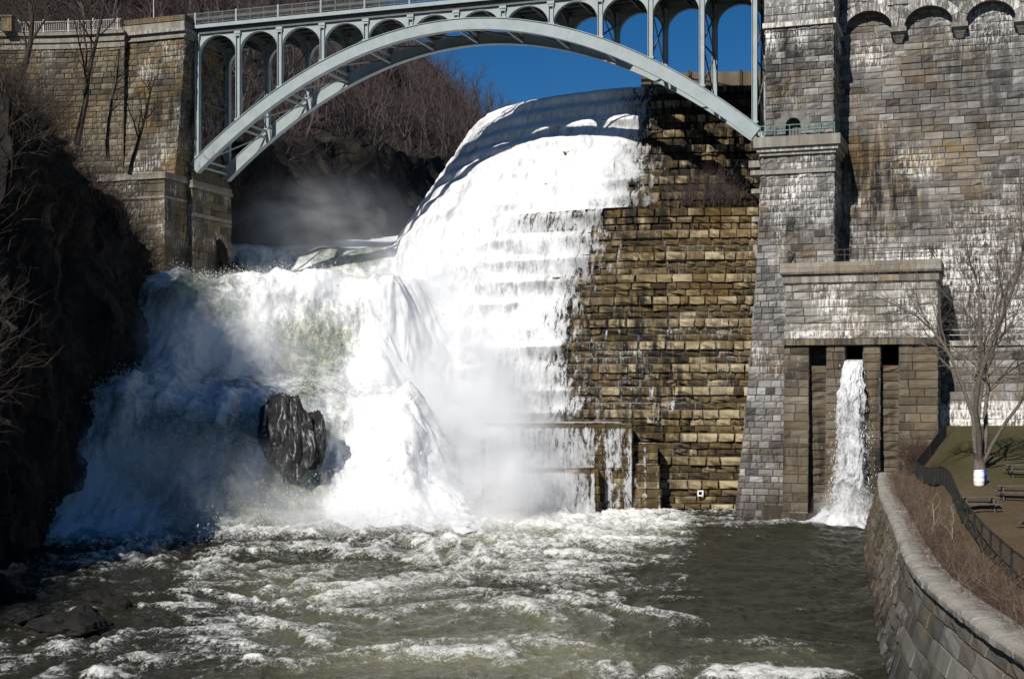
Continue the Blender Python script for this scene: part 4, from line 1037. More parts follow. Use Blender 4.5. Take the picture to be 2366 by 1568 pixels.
    for k in range(NB*2+1): q.bs(s_n(k/2)-.1, s_n(k/2)+.1, -6.2, -.05, Z0+.02, Z0+.54)
    for t in (-4.6, -3.1, -1.6): q.bs(e0, e1, t-.08, t+.08, Z0+.2, Z0+.5)
    q.build("floor_beams", M['steel_dark'], dk)
    # cross bracing between the two ribs and the column pairs
    for k in range(NB+1):
        zb = float(z_rib(k)); s_ = s_n(k)
        for (za, zb_) in ((zb-.2, zb-.2), (zb-.95, zb-.95)):
            q = MB(); q.bar(BS(s_, -.35, za), BS(s_, -5.9, zb_), .2, .2); q.build("strut", st, d)
        if Z0-zb > 3.5:
            segs = max(1, round((Z0-1.2-zb)/5.0)); h = (Z0-1.4-zb)/segs
            for j in range(segs):
                z0, z1 = zb+.2+h*j, zb+.2+h*(j+1)
                q = MB(); q.bar(BS(s_, -.25, z0), BS(s_, -6.0, z1), .10, .14); q.bar(BS(s_, -.25, z1), BS(s_, -6.0, z0), .10, .13); q.bar(BS(s_, -.2, z1), BS(s_, -6, z1), .10, .14)
                q.build("cross_brace", M['steel_shade'], d)
        # curved knee at the top of each pair
        if k < NB+1:
            q = MB(); th = np.linspace(math.pi, 0, 15); ys = -3.14+2.6*np.cos(th); zz = np.maximum(Z0-2.5+2.2*np.sin(th), zb+.1)
            q.add(np.stack([BS(s_+.04, ys, zz), BS(s_-.04, ys, zz), BS(s_-.04, ys, np.full(15, Z0)), BS(s_+.04, ys, np.full(15, Z0))], 1), [grid_faces(15, 4, True), [[0, 1, 2, 3]], [[59, 58, 57, 56]]])
            q.build("portal_arch", M['steel_shade'], d)
    for k in range(NB):
        q = MB(); q.bar(BS(s_n(k), -.3, float(z_rib(k))-.6), BS(s_n(k+1), -5.95, float(z_rib(k+1))-.6), .15, .15); q.build("lateral_brace", M['steel_shade'], d)
    # railings
    for t in (.5, -6.8):
        q = MB()
        for z, w in ((50.02, .06), (50.38, .05), (50.6, .05), (51.05, .09)): q.bar(BS(e0-.6, t, z), BS(e1, t, z), w, w)
        for s in np.arange(e0-.5, e1, .16):
            q.bar(BS(s, t, 50.02), BS(s, t, 51.03), .025, .025)
            q.box(BS(s+.08, t, 50.49), (.11, .03, .14), math.atan2(EV[1], EV[0]))
        ra = q.build("railing", M['steel_dark'], d)
        for k in range(NB*3+1):
            s = s_n(k/3); p = MB(); w = .17 if k % 3 == 0 else .08
            p.bar(BS(s, t, 49.83), BS(s, t, 51.16 if k % 3 == 0 else 51.1), w, w); p.build("railing_post", st if k % 3 == 0 else M['steel_dark'], ra)
bridge()

# ------------------------------------------------------------------ left abutment and wing wall
def abutment():
    d = thing("bridge_abutment", BS(-3, 0, 22), "tall brown stone abutment holding the left end of the arch bridge", "abutment")
    def T(z): return 2.0+2.0*np.clip((50-np.asarray(z, float))/16, 0, 1.6)**1.3*.6
    def S1(z): return -.35-.5*np.clip((47-np.asarray(z, float))/14, 0, 1)
    def at_a(S, Z, V):
        w = .32+.4*fbm(S*.4, Z*.4, 0, 3, 401); dk = .15+.5*fbm(S*.3, Z*.2, 0, 4, 402)+.7*np.exp(-((Z-40.5)/1.6)**2)*ss((S+7)/2); oc = .35+.5*fbm(S*.25, Z*.2, 0, 3, 403)
        return dict(white=np.clip(w, 0, 1)*.8, dark=np.clip(dk, 0, 1), ochre=np.clip(oc, 0, 1))
    mb = MB()
    blocks(mb, lambda s, z, de: BS(s, T(z)+de, z), course_rows(33.6, 48.2, .6, -9.2, S1, R, .02), 1.05, R, bulge=.07, attr=at_a)
    blocks(mb, lambda t, z, de: BS(S1(z)+de, T(z)-t, z), course_rows(33.6, 50.4, .6, 0, 9.0, R, .02), 1.05, R, bulge=.07, attr=at_a)
    mb.bs(-9.2, -1.4, -7, 1.6, 30, 50, **ZA)
    blocks(mb, lambda s, z, de: BS(s, 5.0+.02*(34-z)+de, z), course_rows(20, 33.0, .85, -9, -.85, R, .02), 1.5, R, bulge=.07, attr=at_a)
    blocks(mb, lambda t, z, de: BS(-.85+de, 5.0+.02*(34-z)-t, z), course_rows(20, 33.0, .85, 0, 5.2, R, .02), 1.5, R, bulge=.07, attr=at_a)
    mb.bs(-9, -1.0, -7, 4.8, 18, 33.2, **ZA)
    mb.build("masonry", M['abut'], d)
    tr = dict(tone=.5, joint=0., up=.6, white=.25, ochre=.3, dark=.3)
    c = MB()
    c.bs(-9.4, -.2, -7, 2.35, 48.2, 48.42, **tr); c.bs(-9.4, -.15, -7, 2.2, 48.43, 48.85, **tr); c.bs(-9.5, 0.0, -7, 2.55, 48.86, 49.15, **dict(tr, white=.5))
    for a, b in zip(np.linspace(-9.3, -.2, 8)[:-1], np.linspace(-9.3, -.2, 8)[1:]): c.bs(a, b-.015, -7, 2.3, 49.16, 50.0, **dict(tr, tone=rnd.uniform(.4, .8)))
    c.build("cornice", M['trim'], d)
    c = MB(); c.bs(-7.6, -.1, -7, 2.4, 50.01, 50.55, **dict(tr, ochre=.7)); c.build("parapet", M['abut'], d)
    c = MB(); c.bs(-9.2, -.62, -6, 5.25, 33.0, 33.35, **tr); c.bs(-9.2, -.72, -6, 5.12, 33.36, 33.7, **dict(tr, tone=.3)); c.bs(-9.1, -.78, -6, 5.16, 31.0, 31.25, **tr); c.build("belt_course", M['trim'], d)
    # pedestal under the two springings
    p = MB()
    for (za, zb, e) in ((17, 29.6, .0), (30.0, 32.6, .0)):
        blocks(p, lambda t, z, de: BS(-.25+.012*(33-z)+de, .75-t, z), course_rows(za, zb, .8, 0, 8.0, R, .02), 1.5, R, bulge=.07, attr=at_a)
        blocks(p, lambda s, z, de: BS(s, .75+de, z), course_rows(za, zb, .8, -1.2, -.25, R, .02), 1.5, R, bulge=.05, attr=at_a)
    p.bs(-4, -.4, -7.1, .6, 16, 34.0, **ZA)
    P = [BS(a, t, z) for t in (.55, -7.1) for a, z in ((-1.8, 36.2), (-1.8, 33.4), (-.2, 33.4), (-1.05, 36.0))]
    p.hexa(np.array(P), **dict(tr, tone=.35))
    po = p.build("pedestal", M['abut'], d)
    c = MB(); c.bs(-4, -.02, -7.3, .95, 32.6, 33.0, **tr); c.bs(-4, -.1, -7.2, .85, 33.0, 33.4, **dict(tr, tone=.35)); c.bs(-4, -.12, -7.2, .88, 29.6, 30.0, **tr); c.build("moulding", M['trim'], po)
abutment()
def wing():
    d = thing("wing_wall", (-47, 151, 30), "curved brown stone wing wall with a pale railing running left from the abutment", "wall")
    xs_ = np.array([-66, -60, -54, -49, -45, -41.0]); ys_ = np.array([150.5, 151.0, 151.2, 150.9, 150.4, 149.6])
    def f(s, z, de): return np.stack([s+0*z, np.interp(s, xs_, ys_)-de-(49-z)*.03, z], -1)
    mb = MB()
    blocks(mb, f, course_rows(27, 47.6, .6, -66, -41.2, R, .02), 1.05, R, bulge=.07, attr=lambda S, Z, V: dict(white=np.clip(.15+.35*fbm(S*.3, Z*.3, 0, 3, 411), 0, 1)*.8, dark=np.clip(.2+.5*fbm(S*.2, Z*.15, 0, 4, 412), 0, 1), ochre=np.clip(.4+.5*fbm(S*.2, Z*.2, 0, 3, 413), 0, 1)))
    mb.build("masonry", M['abut'], d)
    tr = dict(tone=.5, joint=0., up=.6, white=.25, ochre=.3, dark=.3)
    def strip(m, z0, z1, out):
        x = np.linspace(-66, -41.2, 30); y = np.interp(x, xs_, ys_)
        P = [np.stack([x, y-o, np.full(30, z)], -1) for o, z in ((out, z0), (out, z1), (-3.5, z1), (-3.5, z0))]
        m.add(np.stack(P, 1), [grid_faces(30, 4, True)[:, ::-1], [[0, 1, 2, 3]], [[29*4+i for i in (3, 2, 1, 0)]]], **tr)
    c = MB(); strip(c, 47.6, 47.85, .2); strip(c, 47.86, 48.25, .1); strip(c, 48.26, 48.45, .28); strip(c, 48.46, 49.0, .12); strip(c, 49.01, 49.35, .45); c.build("cornice", M['trim'], d)
    r_ = MB(); x = np.linspace(-64, -41.6, 60); y = np.interp(x, xs_, ys_)-.1
    for z in (49.55, 50.55): r_.tube(np.stack([x, y, np.full(60, z)], -1), .045, 4)
    for xx in np.arange(-64, -41.6, .2): r_.bar((xx, np.interp(xx, xs_, ys_)-.1, 49.5), (xx, np.interp(xx, xs_, ys_)-.1, 50.5), .035, .035)
    ro = r_.build("railing", M['white_rail'], d)
    for xx in np.arange(-64, -41, 2.75):
        p = MB(); yy = np.interp(xx, xs_, ys_)-.1; p.bar((xx, yy, 49.35), (xx, yy, 50.8), .12, .12); p.build("post", M['white_rail'], ro)
    p = MB(); a = at(20, 60, 150.6); p.box((a[0], 150.4, 50.1), (1.1, 1.0, 1.5), **dict(tr, ochre=.6)); p.box((a[0], 150.4, 50.95), (1.3, 1.2, .2), **tr); p.build("end_pier", M['abut'], d)
    m = MB(); a = at(355, 20, 156.0); m.tube([(a[0], 156, 50.3), (a[0], 156, a[2]+1.2)], .06, 6); m.tube([(a[0], 156, a[2]+1.2), (a[0], 156, a[2]+1.5)], .09, 6)
    tag(m.build("marker_pole", M['white_rail']), "thin pale pole standing behind the abutment parapet", "pole")
wing()
# ------------------------------------------------------------------ bare trees
def branch(mb, p, d, L, r, lvl, rg, P, out=None):
    """one limb with its side limbs; P: per-level (segments, children, child length, child angle, droop)"""
    n, nch, cl, ang, up = P[lvl]
    pts, rad, dirs = [np.array(p)], [r], []
    d = np.array(d, float); d /= np.linalg.norm(d)
    for i in range(n):
        d = d+rg.normal(0, .13+.05*lvl, 3)+np.array([0, 0, up]); d /= np.linalg.norm(d)
        pts.append(pts[-1]+d*L/n); rad.append(r*(1-.78*(i+1)/n)); dirs.append(d)
    mb[min(lvl, len(mb)-1)].tube(pts, rad, (7, 5, 3, 3, 3)[lvl], False)
    if out is not None: out.append(pts[-1])
    if lvl+1 >= len(P): return
    for k in range(nch):
        f = (.22+.78*(k+rg.uniform(0, 1))/nch) if lvl else (.3+.7*(k+rg.uniform(.1, .9))/nch)
        x = f*n; i = min(int(x), n-1); q = pts[i]+(pts[i+1]-pts[i])*(x-i)
        dd = dirs[i]; a = np.cross(dd, rg.normal(0, 1, 3)); a /= np.linalg.norm(a)+1e-9
        t = ang*rg.uniform(.7, 1.3)
        nd = dd*math.cos(t)+a*math.sin(t)
        branch(mb, q, nd, L*cl*rg.uniform(.65, 1.2)*(1.15-.5*f), max(r*(1-.75*f)*.55, .006), lvl+1, rg, P, out)
def one_tree(seed, H, r, P, lean=(0, 0)):
    rg = np.random.default_rng(seed); m = [MB(), MB()]
    branch(m, (0, 0, -.6), (lean[0], lean[1], 1), H, r, 0, rg, P)
    return m
FOREST = [(5, 13, .36, .75, .03), (4, 7, .5, .7, .06), (3, 4, .55, .6, .05), (2, 0, 0, 0, .03)]
protos = []
for i in range(6):
    m = one_tree(500+i, 1.0*(11+i*.9), .2, FOREST, (R.uniform(-.08, .08), R.uniform(-.08, .08)))
    a = MB()
    for q in m:
        for V in [np.concatenate(q.v)]: a.add(V, [np.concatenate(f) for f in q.f.values()])
    protos.append(a)
proto_me = []
for i, a in enumerate(protos):
    o = a.build("hillside_tree", M['twig_hill']); proto_me.append(o.data); bpy.data.objects.remove(o)
hill_pts = hillV.reshape(-1, 3)
def hill_at(Y, r):
    return np.array([hill_foot(Y)-r, Y, hill_z(r, Y)+float(fbm((hill_foot(Y)-r)*.06, Y*.06, 0, 4, 43))*2.2*float(ss((r-2)/6))-.5])
cnt = 0; tries = 0
placed = []
while cnt < 290 and tries < 20000:
    tries += 1
    Y = 160+R.uniform(0, 1)**.85*265; r = 3+R.uniform(0, 1)**1.2*75
    p = hill_at(Y, r)
    u, v = CX+F*p[0]/Y, VH-F*(p[2]-EYE)/Y
    if u > 1215 or u < -60 or v < -40 or (v > 470): continue
    if u > 960 and VH-F*(p[2]+11-EYE)/Y < interp(u, [960, 1000, 1080, 1150, 1200], [95, 120, 150, 215, 240]): continue
    if any(abs(u-a)+abs(v-b) < 17 for a, b in placed): continue
    placed.append((u, v)); k = rnd.randrange(6)
    o = bpy.data.objects.new("hillside_tree", proto_me[k]); COL.objects.link(o)
    s = R.uniform(.75, 1.15); o.location = tuple(p); o.scale = (s*1.1, s*1.1, s); o.rotation_euler = (0, 0, R.uniform(0, 6.28))
    tag(o, "bare purple-brown tree in the wood on the hillside behind the bridge", "tree", "bare trees of the hillside wood"); cnt += 1
# scrub between them: nobody could count it
def scrub(name, pts, H, rg, spread=.5, twigs=3, r0=.02):
    m = MB(); n = len(pts); A = []
    P0 = np.asarray(pts); h = H*rg.uniform(.5, 1.25, n)
    dirs = rg.normal(0, spread, (n, 3)); dirs[:, 2] = 1
    dirs /= np.linalg.norm(dirs, axis=1)[:, None]
    def stems(P, D, L, r):
        n = len(P); side = np.cross(D, rg.normal(0, 1, (n, 3))); side /= np.linalg.norm(side, axis=1)[:, None]; oth = np.cross(D, side)
        mid = P+D*(L*.55)[:, None]+rg.normal(0, .06, (n, 3))*L[:, None]; tip = mid+(D+rg.normal(0, .35, (n, 3)))*(L*.45)[:, None]
        V = []
        for C, rr in ((P, r), (mid, r*.7), (tip, r*.25)):
            for a in (0, 2.09, 4.19): V.append(C+(side*math.cos(a)+oth*math.sin(a))*rr[:, None])
        V = np.stack(V, 1)
        f = np.array([[i*3+j, i*3+(j+1) % 3, (i+1)*3+(j+1) % 3, (i+1)*3+j] for i in (0, 1) for j in range(3)])
        m.add(V, (f[None]+(np.arange(n)*9)[:, None, None]).reshape(-1, 4))
        return mid, tip
    mid, tip = stems(P0, dirs, h, np.full(n, r0))
    for k in range(twigs):
        D = dirs+rg.normal(0, .75, (n, 3)); D /= np.linalg.norm(D, axis=1)[:, None]
        f = rg.uniform(.1, 1, n)[:, None]; B = P0+(mid-P0)*f if k % 2 else mid+(tip-mid)*f
        stems(B, D, h*rg.uniform(.3, .65, n), np.full(n, r0*.6))
    return m
pts = []
while len(pts) < 9500:
    Y = 158+R.uniform(0, 1)*230; r = .8+R.uniform(0, 1)**1.3*55; p = hill_at(Y, r)
    u = CX+F*p[0]/Y
    if -40 < u < 1215: pts.append(p+np.array([R.uniform(-.5, .5), R.uniform(-.5, .5), 0]))
tag(scrub("hillside_scrub", pts, 3.4, R, .45, 4, .035).build("hillside_scrub", M['twig_hill']), "tangled bare scrub covering the hillside behind the bridge", "scrub", None, 'stuff')
# scrub on the dark slope in front of the wing wall
nY, nP = bankV.shape[:2]
pts = []
while len(pts) < 9000:
    i, j = R.integers(100, nY-6), R.integers(70, 140)
    p = bankV[i, j]
    if not np.isfinite(p).all(): continue
    if j < 84 and R.uniform() < .5: continue
    pts.append(p+R.uniform(-.35, .35, 3)*np.array([1, 1, .3]))
tag(scrub("slope_scrub", pts, 3.2, R, .9, 5, .022).build("slope_scrub", M['twig_dark']), "dense dark brown scrub hanging over the top of the shaded cliff", "scrub", None, 'stuff')

# trees standing in front of the wing wall
WT = [(7, 9, .42, .65, .04), (5, 6, .5, .7, .06), (4, 5, .5, .65, .04), (3, 0, 0, 0, .02)]
def bank_tree(u, v, Y, H, r, seed, lean, label, mat='bark_dark', P=WT):
    a = at(u, v, Y); k = np.argmin(((bankV[..., :2]-a[:2])**2).sum(-1)); a[2] = min(a[2], bankV.reshape(-1, 3)[k, 2]+.3) if abs(a[2]-bankV.reshape(-1, 3)[k, 2]) < 6 else a[2]; m = one_tree(seed, H, r, P, lean)
    t = thing("bare_tree", a, label, "tree", "bare trees in front of the wing wall")
    for q, nm in zip(m, ("trunk", "crown")):
        q.v = [V+a for V in q.v]; q.build(nm, M[mat], t)
bank_tree(28, 215, 127, 13.0, .36, 610, (.10, 0), "thick bare trunk at the left end of the wing wall beside the end pier")
bank_tree(178, 320, 133, 14.5, .34, 611, (.04, 0), "tallest bare tree crossing the middle of the wing wall and its railing", P=[(7, 7, .5, .45, .05), (5, 6, .5, .7, .06), (4, 5, .5, .65, .04), (3, 0, 0, 0, .02)])
bank_tree(250, 350, 136, 10.5, .20, 612, (-.12, 0), "slender crooked bare tree between the tallest one and the abutment")
bank_tree(300, 390, 139, 10.0, .24, 613, (.10, 0), "bushy forked bare tree in front of the abutment face")
bank_tree(90, 250, 124, 5.0, .10, 614, (-.2, 0), "short thin bare sapling on the dark slope below the wing wall")

# the large tree on the lawn
def big_tree():
    Y = 86.0; b = at(2262, 1080, Y); b[2] = float(lawn_z(b[0], b[1]))-.1
    t = thing("bare_tree", b, "large many-stemmed bare tree on the lawn beside the white barrel", "tree")
    rg = np.random.default_rng(77); tr, cr = MB(), MB()
    P = [(9, 12, .38, .45, .05), (6, 8, .48, .55, .06), (5, 7, .5, .6, .04), (4, 4, .5, .6, .02), (3, 0, 0, 0, 0.)]
    tr.tube([b+np.array(q) for q in ((0, 0, -.3), (.02, 0, .5), (.05, .05, 1.1))], [.42, .34, .30], 10)
    for (x, y, L, r, dx, dy) in ((-.25, .1, 11.0, .24, .0, .05), (.02, -.1, 13.6, .27, .02, -.1), (.3, .1, 12.2, .24, .20, .1), (.15, .25, 10.5, .2, .10, .25), (.35, -.1, 10.2, .2, .5, -.1), (-.1, .2, 12, .2, -.02, .2)):
        m = [MB(), MB()]
        branch(m, b+np.array([x*.7, y*.7, .5]), (dx, dy, 1), L*1.22, r*.66, 0, rg, P)
        for q, w in zip(m, (tr, cr)):
            w.add(np.concatenate(q.v), [np.concatenate(f) for f in q.f.values()])
    tr.build("trunk", M['bark'], t, True); cr.build("crown", M['bark'], t)
big_tree()
# leaning stems on the dam ledge and small shrubs on the wall
def shrub(name, c, n, H, sp, mat, label, cat="shrub", spread=.5, tw=5, r0=.02, group=None):
    c = np.array(c); pts = c+R.normal(0, 1, (n, 3))*np.array(sp)
    m = scrub(name, pts, H, R, spread, tw, r0)
    o = m.build(name, M[mat]); return tag(o, label, cat, group)
_l = STEPS[8][2]
def ledge_pt(x, z): a = a_at_x(x, _l-.6); return SP(np.array([a]), np.array([z]), np.array([-.6]), np.array([_l]))[0]
shrub("bare_shrub", ledge_pt(21.5, 29.6), 130, 3.2, (1.2, .5, .2), 'twig_hill', "big tangled bare shrub on the dam ledge against the tower", spread=.6)
shrub("bare_shrub", ledge_pt(18.3, 29.6), 90, 2.2, (1.5, .4, .15), 'twig_hill', "low wide bare shrub on the dam ledge beside the waterfall edge", spread=.6)
shrub("bare_shrub", ledge_pt(12.3, 29.5), 60, .8, (1.9, .25, .1), 'twig_red', "thin row of dry stems on the ledge top above the first lit stones", spread=.7, r0=.012)
shrub("bare_shrub", SP(np.array([a_at_x(19.6, 11)]), np.array([16.5]), np.array([.5]))[0], 50, 1.6, (.9, .15, .5), 'twig_hill', "grey leafless shrub growing from the middle of the dry stepped stones", spread=.8, r0=.012)
shrub("red_shrub", BS(74.5, 9.3, 4.6), 240, 2.2, (.5, .4, .4), 'twig_red', "reddish dry shrub against the right pier of the gatehouse", spread=.45, tw=6, r0=.014)

# ------------------------------------------------------------------ river retaining wall
def ret_wall():
    d = thing("retaining_wall", (18.5, 66, 0), "curved stone retaining wall with pale rounded coping along the river", "wall")
    ys = np.concatenate([np.arange(24, 119.6, .25)]); xs = wall_x(ys)
    for _ in range(40): xs[1:-1] = (xs[:-2]+2*xs[1:-1]+xs[2:])/4
    P = np.stack([xs, ys], -1); L = np.concatenate([[0], np.cumsum(np.linalg.norm(np.diff(P, axis=0), axis=1))])
    T = np.gradient(P, axis=0); T /= np.linalg.norm(T, axis=1)[:, None]; N = np.stack([-T[:, 1], T[:, 0]], -1)
    def ln(s): return np.stack([np.interp(s, L, P[:, i]) for i in (0, 1)], -1), np.stack([np.interp(s, L, N[:, i]) for i in (0, 1)], -1)
    def f(s, z, de):
        p, n = ln(s); b = .30*(4.0-z)
        q = p+n*(b+de-.12)[..., None]; return np.concatenate([q, np.asarray(z)[..., None]], -1)
    mb = MB()
    def at_r(S, Z, V):
        far = ss((V[:, 1]-60)/10)
        return dict(dark=np.clip(.2+.6*fbm(S*.25, Z*.2, 0, 4, 421)+.5*ss((1.6-Z)/1.2), 0, 1), ochre=np.clip(.2+.3*fbm(S*.3, Z*.5, 0, 3, 422)+.5*far, 0, 1), white=np.clip(.5*fbm(S*.5, Z*.4, 0, 3, 423)-.1, 0, 1))
    rows = []
    for j, (z0, z1) in enumerate(((-.8, .1), (.1, 1.0), (1.0, 1.8), (1.8, 2.55), (2.55, 3.2), (3.2, 3.72))): rows.append((z0, z1, 0, 32, .03, 0))
    blocks(mb, f, rows, 2.6, R, c=.04, rec=.09, bulge=.05, attr=at_r)
    rows = [(a, b, 32, L[-1], .03, -.1) for a, b in zip(np.arange(-.8, 3.7, .64), np.arange(-.16, 4.3, .64))]
    rows[-1] = (rows[-1][0], 3.72, 32, L[-1], .03, 0)
    blocks(mb, f, rows, 1.25, R, c=.05, rec=.10, bulge=.12, attr=at_r)
    ring = []
    for o, z in ((1.0, -1), (-.2, 3.7), (-1.1, 3.7), (-1.1, -1)):
        p, n = ln(L); ring.append(np.concatenate([p+n*o, np.full((len(L), 1), z)], -1))
    mb.add(np.stack(ring, 1), [grid_faces(len(L), 4, True), [[0, 1, 2, 3]]], **ZA)
    mb.build("masonry", M['ret'], d)
    s = 0.0
    while s < L[-1]-.4:
        w = R.uniform(1.0, 1.5)
        if L[-1]-s-w < .8: w = L[-1]-s
        m = MB(); q = np.linspace(s+.012, s+w-.012, 4); p, n = ln(q); hz = R.normal(0, .012)
        prof = [(-.95, 3.73), (.14, 3.73), (.20, 3.80), (.20, 3.98), (.10, 4.10), (-.12, 4.16), (-.95, 4.16)]
        V = np.stack([np.concatenate([p+n*(o+R.normal(0, .012))+0, np.full((4, 1), z+hz)], -1) for o, z in prof], 1)+R.normal(0, .008, (4, len(prof), 3))
        k = len(prof)
        m.add(V, [grid_faces(4, k, True), np.arange(k)[None, ::-1], (np.arange(k)+3*k)[None]], tone=np.clip(.85+R.normal(0, .12), 0, 1), joint=0., up=.6, white=.25, ochre=.1, dark=np.tile(np.clip([.8, .8, .7, .35, .15, .1, .2], 0, 1), 4)*R.uniform(.6, 1.1))
        m.build("coping_stone", M['trim'], d); s += w
    return ln, L
ln_, L_ = ret_wall()

# dry stems along the wall
pts = []
while len(pts) < 5600:
    Y = 34+R.uniform(0, 1)**1.15*82; r = .75+abs(R.normal(0, 1))*.75
    if Y < 60: r = .8+abs(R.normal(0, 1))*1.0
    x = wall_x(Y)+r; pts.append((x, Y, float(lawn_z(x, Y))-.1))
tag(scrub("wall_brush", pts, .8, R, .75, 4, .008).build("wall_brush", M['twig_red']), "reddish brown dry brush growing between the river wall and the fence", "brush", None, 'stuff')
pts = []
while len(pts) < 700:
    Y = 34+R.uniform(0, 1)*80; r = .8+abs(R.normal(0, 1))*.9; x = wall_x(Y)+r; pts.append((x, Y, float(lawn_z(x, Y))-.1))
tag(scrub("pale_brush", pts, 1.15, R, .6, 5, .011).build("pale_brush", M['twig_pale']), "paler taller dry stems rising above the reddish brush by the river wall", "brush", None, 'stuff')
pts = []
while len(pts) < 900:
    Y = 33+R.uniform(0, 1)*45; x = wall_x(Y)+R.uniform(.0, .9); pts.append((x, Y, 4.16))
_m = scrub("coping_stems", [(p[0]+.5, p[1], p[2]) for p in pts], .55, R, .4, 2, .006)
for V in _m.v: V[:, 0] -= (V[:, 2]-4.16)*1.1; V[:, 2] = 4.2+(V[:, 2]-4.16)*.22
tag(_m.build("trailing_stems", M['twig_red']), "thin dry stems trailing across the pale wall coping", "stems", None, 'stuff')
for i, (Y, r, H, lab) in enumerate(((70.5, 1.6, 2.3, "pale slender sapling with upright stems in the brush below the picnic tables"), (67.5, 2.4, 1.9, "pale short sapling stump in the brush beside the taller pale sapling"))):
    x = wall_x(Y)+r; m = one_tree(700+i, H, .045, [(5, 5, .5, .35, .1), (4, 5, .5, .5, .05), (3, 0, 0, 0, 0)], (.1, 0))
    t = thing("sapling", (x, Y, float(lawn_z(x, Y))), lab, "sapling")
    for q, nm in zip(m, ("trunk", "crown")): q.v = [V+np.array([x, Y, float(lawn_z(x, Y))]) for V in q.v]; q.build(nm, M['birch'], t)

# fence behind the brush
def fence():
    pl = [(17.3, 44.0), (19.0, 53.5), (20.7, 62), (22.7, 71), (25.2, 81.0), (27.4, 90.0), (29.8, 102), (32.0, 111.5), (33.4, 112.5), (35.3, 114.3)]
    d = thing("mesh_fence", (17.3, 44, float(lawn_z(17.3, 44))), "low dark iron mesh fence winding along the brush above the river wall", "fence")
    P = []
    for (a, b) in zip(pl[:-1], pl[1:]):
        k = max(1, int(math.hypot(b[0]-a[0], b[1]-a[1])/2.6))
        for i in range(k): P.append((a[0]+(b[0]-a[0])*i/k, a[1]+(b[1]-a[1])*i/k))
    P.append(pl[-1]); P = [(x, y, float(lawn_z(x, y))) for x, y in P]
    H = 1.25; rails, mesh = MB(), MB()
    for p, q in zip(P[:-1], P[1:]):
        p, q = np.array(p), np.array(q)
        rails.bar(p+(0, 0, H), q+(0, 0, H), .06, .06); rails.bar(p+(0, 0, .15), q+(0, 0, .15), .03, .03)
        far = p[1] > 88
        L = np.linalg.norm(q-p); k = int(L/(.07 if far else .22)); w = .035 if far else .006
        for i in range(-6, k):
            for sg in (0, 1):
                a, b = i/k, (i+6)/k
                za, zb = (.15, H) if sg == 0 else (H, .15)
                ca, cb = np.clip(a, 0, 1), np.clip(b, 0, 1)
                if ca >= cb: continue
                z0 = za+(zb-za)*(ca-a)/(b-a); z1 = za+(zb-za)*(cb-a)/(b-a)
                mesh.bar(p+(q-p)*ca+(0, 0, z0), p+(q-p)*cb+(0, 0, z1), w, w)
    rails.build("rail", M['fence'], d); mesh.build("mesh", M['fence'], d)
    for p in P:
        m = MB(); m.bar(np.array(p)+(0, 0, -.2), np.array(p)+(0, 0, H+.05), .075, .075); m.build("post", M['fence'], d)
fence()

# ------------------------------------------------------------------ barrels and picnic tables
def barrel(x, y, mat, label):
    z = float(lawn_z(x, 80.0)); o = thing("barrel", (x, y, z), label, "barrel")
    m = MB(); r = .30; K = 1.12
    m.lathe([(.0, .02), (.24, .0), (.27, .04), (.295, .12), (.30, .28), (.31, .30), (.31, .33), (.30, .35), (.30, .55), (.31, .57), (.31, .60), (.30, .62), (.295, .78), (.275, .87), (.28, .90), (.255, .90), (.25, .80), (.0, .78)], (x, y, z), 28)
    m.build("drum", M[mat], o, True)
    k = MB(); a = np.linspace(0, 2*math.pi, 29); k.tube(np.stack([x+.275*np.cos(a), y+.275*np.sin(a), np.full(29, z+.90)], -1), .018, 6, False); k.build("rim", M[mat], o, True)
_b = at(2262, 1100, 80); _w = _b; barrel(_b[0], _b[1], 'white_plastic', "white plastic barrel standing on the grass in front of the large bare tree")
_b = _w+np.array([.34, .56, 0]); barrel(_b[0], _b[1], 'blue_plastic', "blue plastic barrel mostly hidden behind the white barrel")
def table(x, y, rz, label):
    z = float(lawn_z(x, y)); o = thing("picnic_table", (x, y, z), label, "picnic table", "picnic tables on the lawn")
    ca, sa = math.cos(rz), math.sin(rz)
    W = lambda a, b, c: np.array([x+a*ca-b*sa, y+a*sa+b*ca, z+c])
    m = MB()
    for b in np.linspace(-.30, .30, 5): m.bar(W(-.98, b, .75), W(.98, b, .75), .14, .045)
    m.build("tabletop", M['wood'], o)
    for s in (-1, 1):
        m = MB()
        for b in (.62, .77): m.bar(W(-.98, s*b, .44), W(.98, s*b, .44), .13, .045)
        m.build("bench", M['wood'], o)
    for e in (-.68, .68):
        for s in (-1, 1):
            m = MB(); m.bar(W(e, s*.22, .73), W(e, s*.62, -.02), .10, .05, up=(ca, sa, 0)); m.build("leg", M['wood'], o)
        m = MB(); m.bar(W(e, -.82, .38), W(e, .82, .38), .05, .10); m.bar(W(e, -.34, .70), W(e, .34, .70), .05, .08); m.build("crossbar", M['wood'], o)
for (u, v, Y, rz, lab) in ((2262, 1178, 73.0, -.15, "picnic table nearest the brush, left of the two in front of the barrel"), (2346, 1163, 76.0, -.2, "picnic table at the frame edge just behind the front table"), (2362, 1105, 83.0, -.1, "small far picnic table beyond the barrel near the tree shadow"), (2412, 1245, 66, .1, "picnic table in the right corner cut by the frame edge")):
    a = at(u, v, Y); table(a[0], a[1], rz, lab)

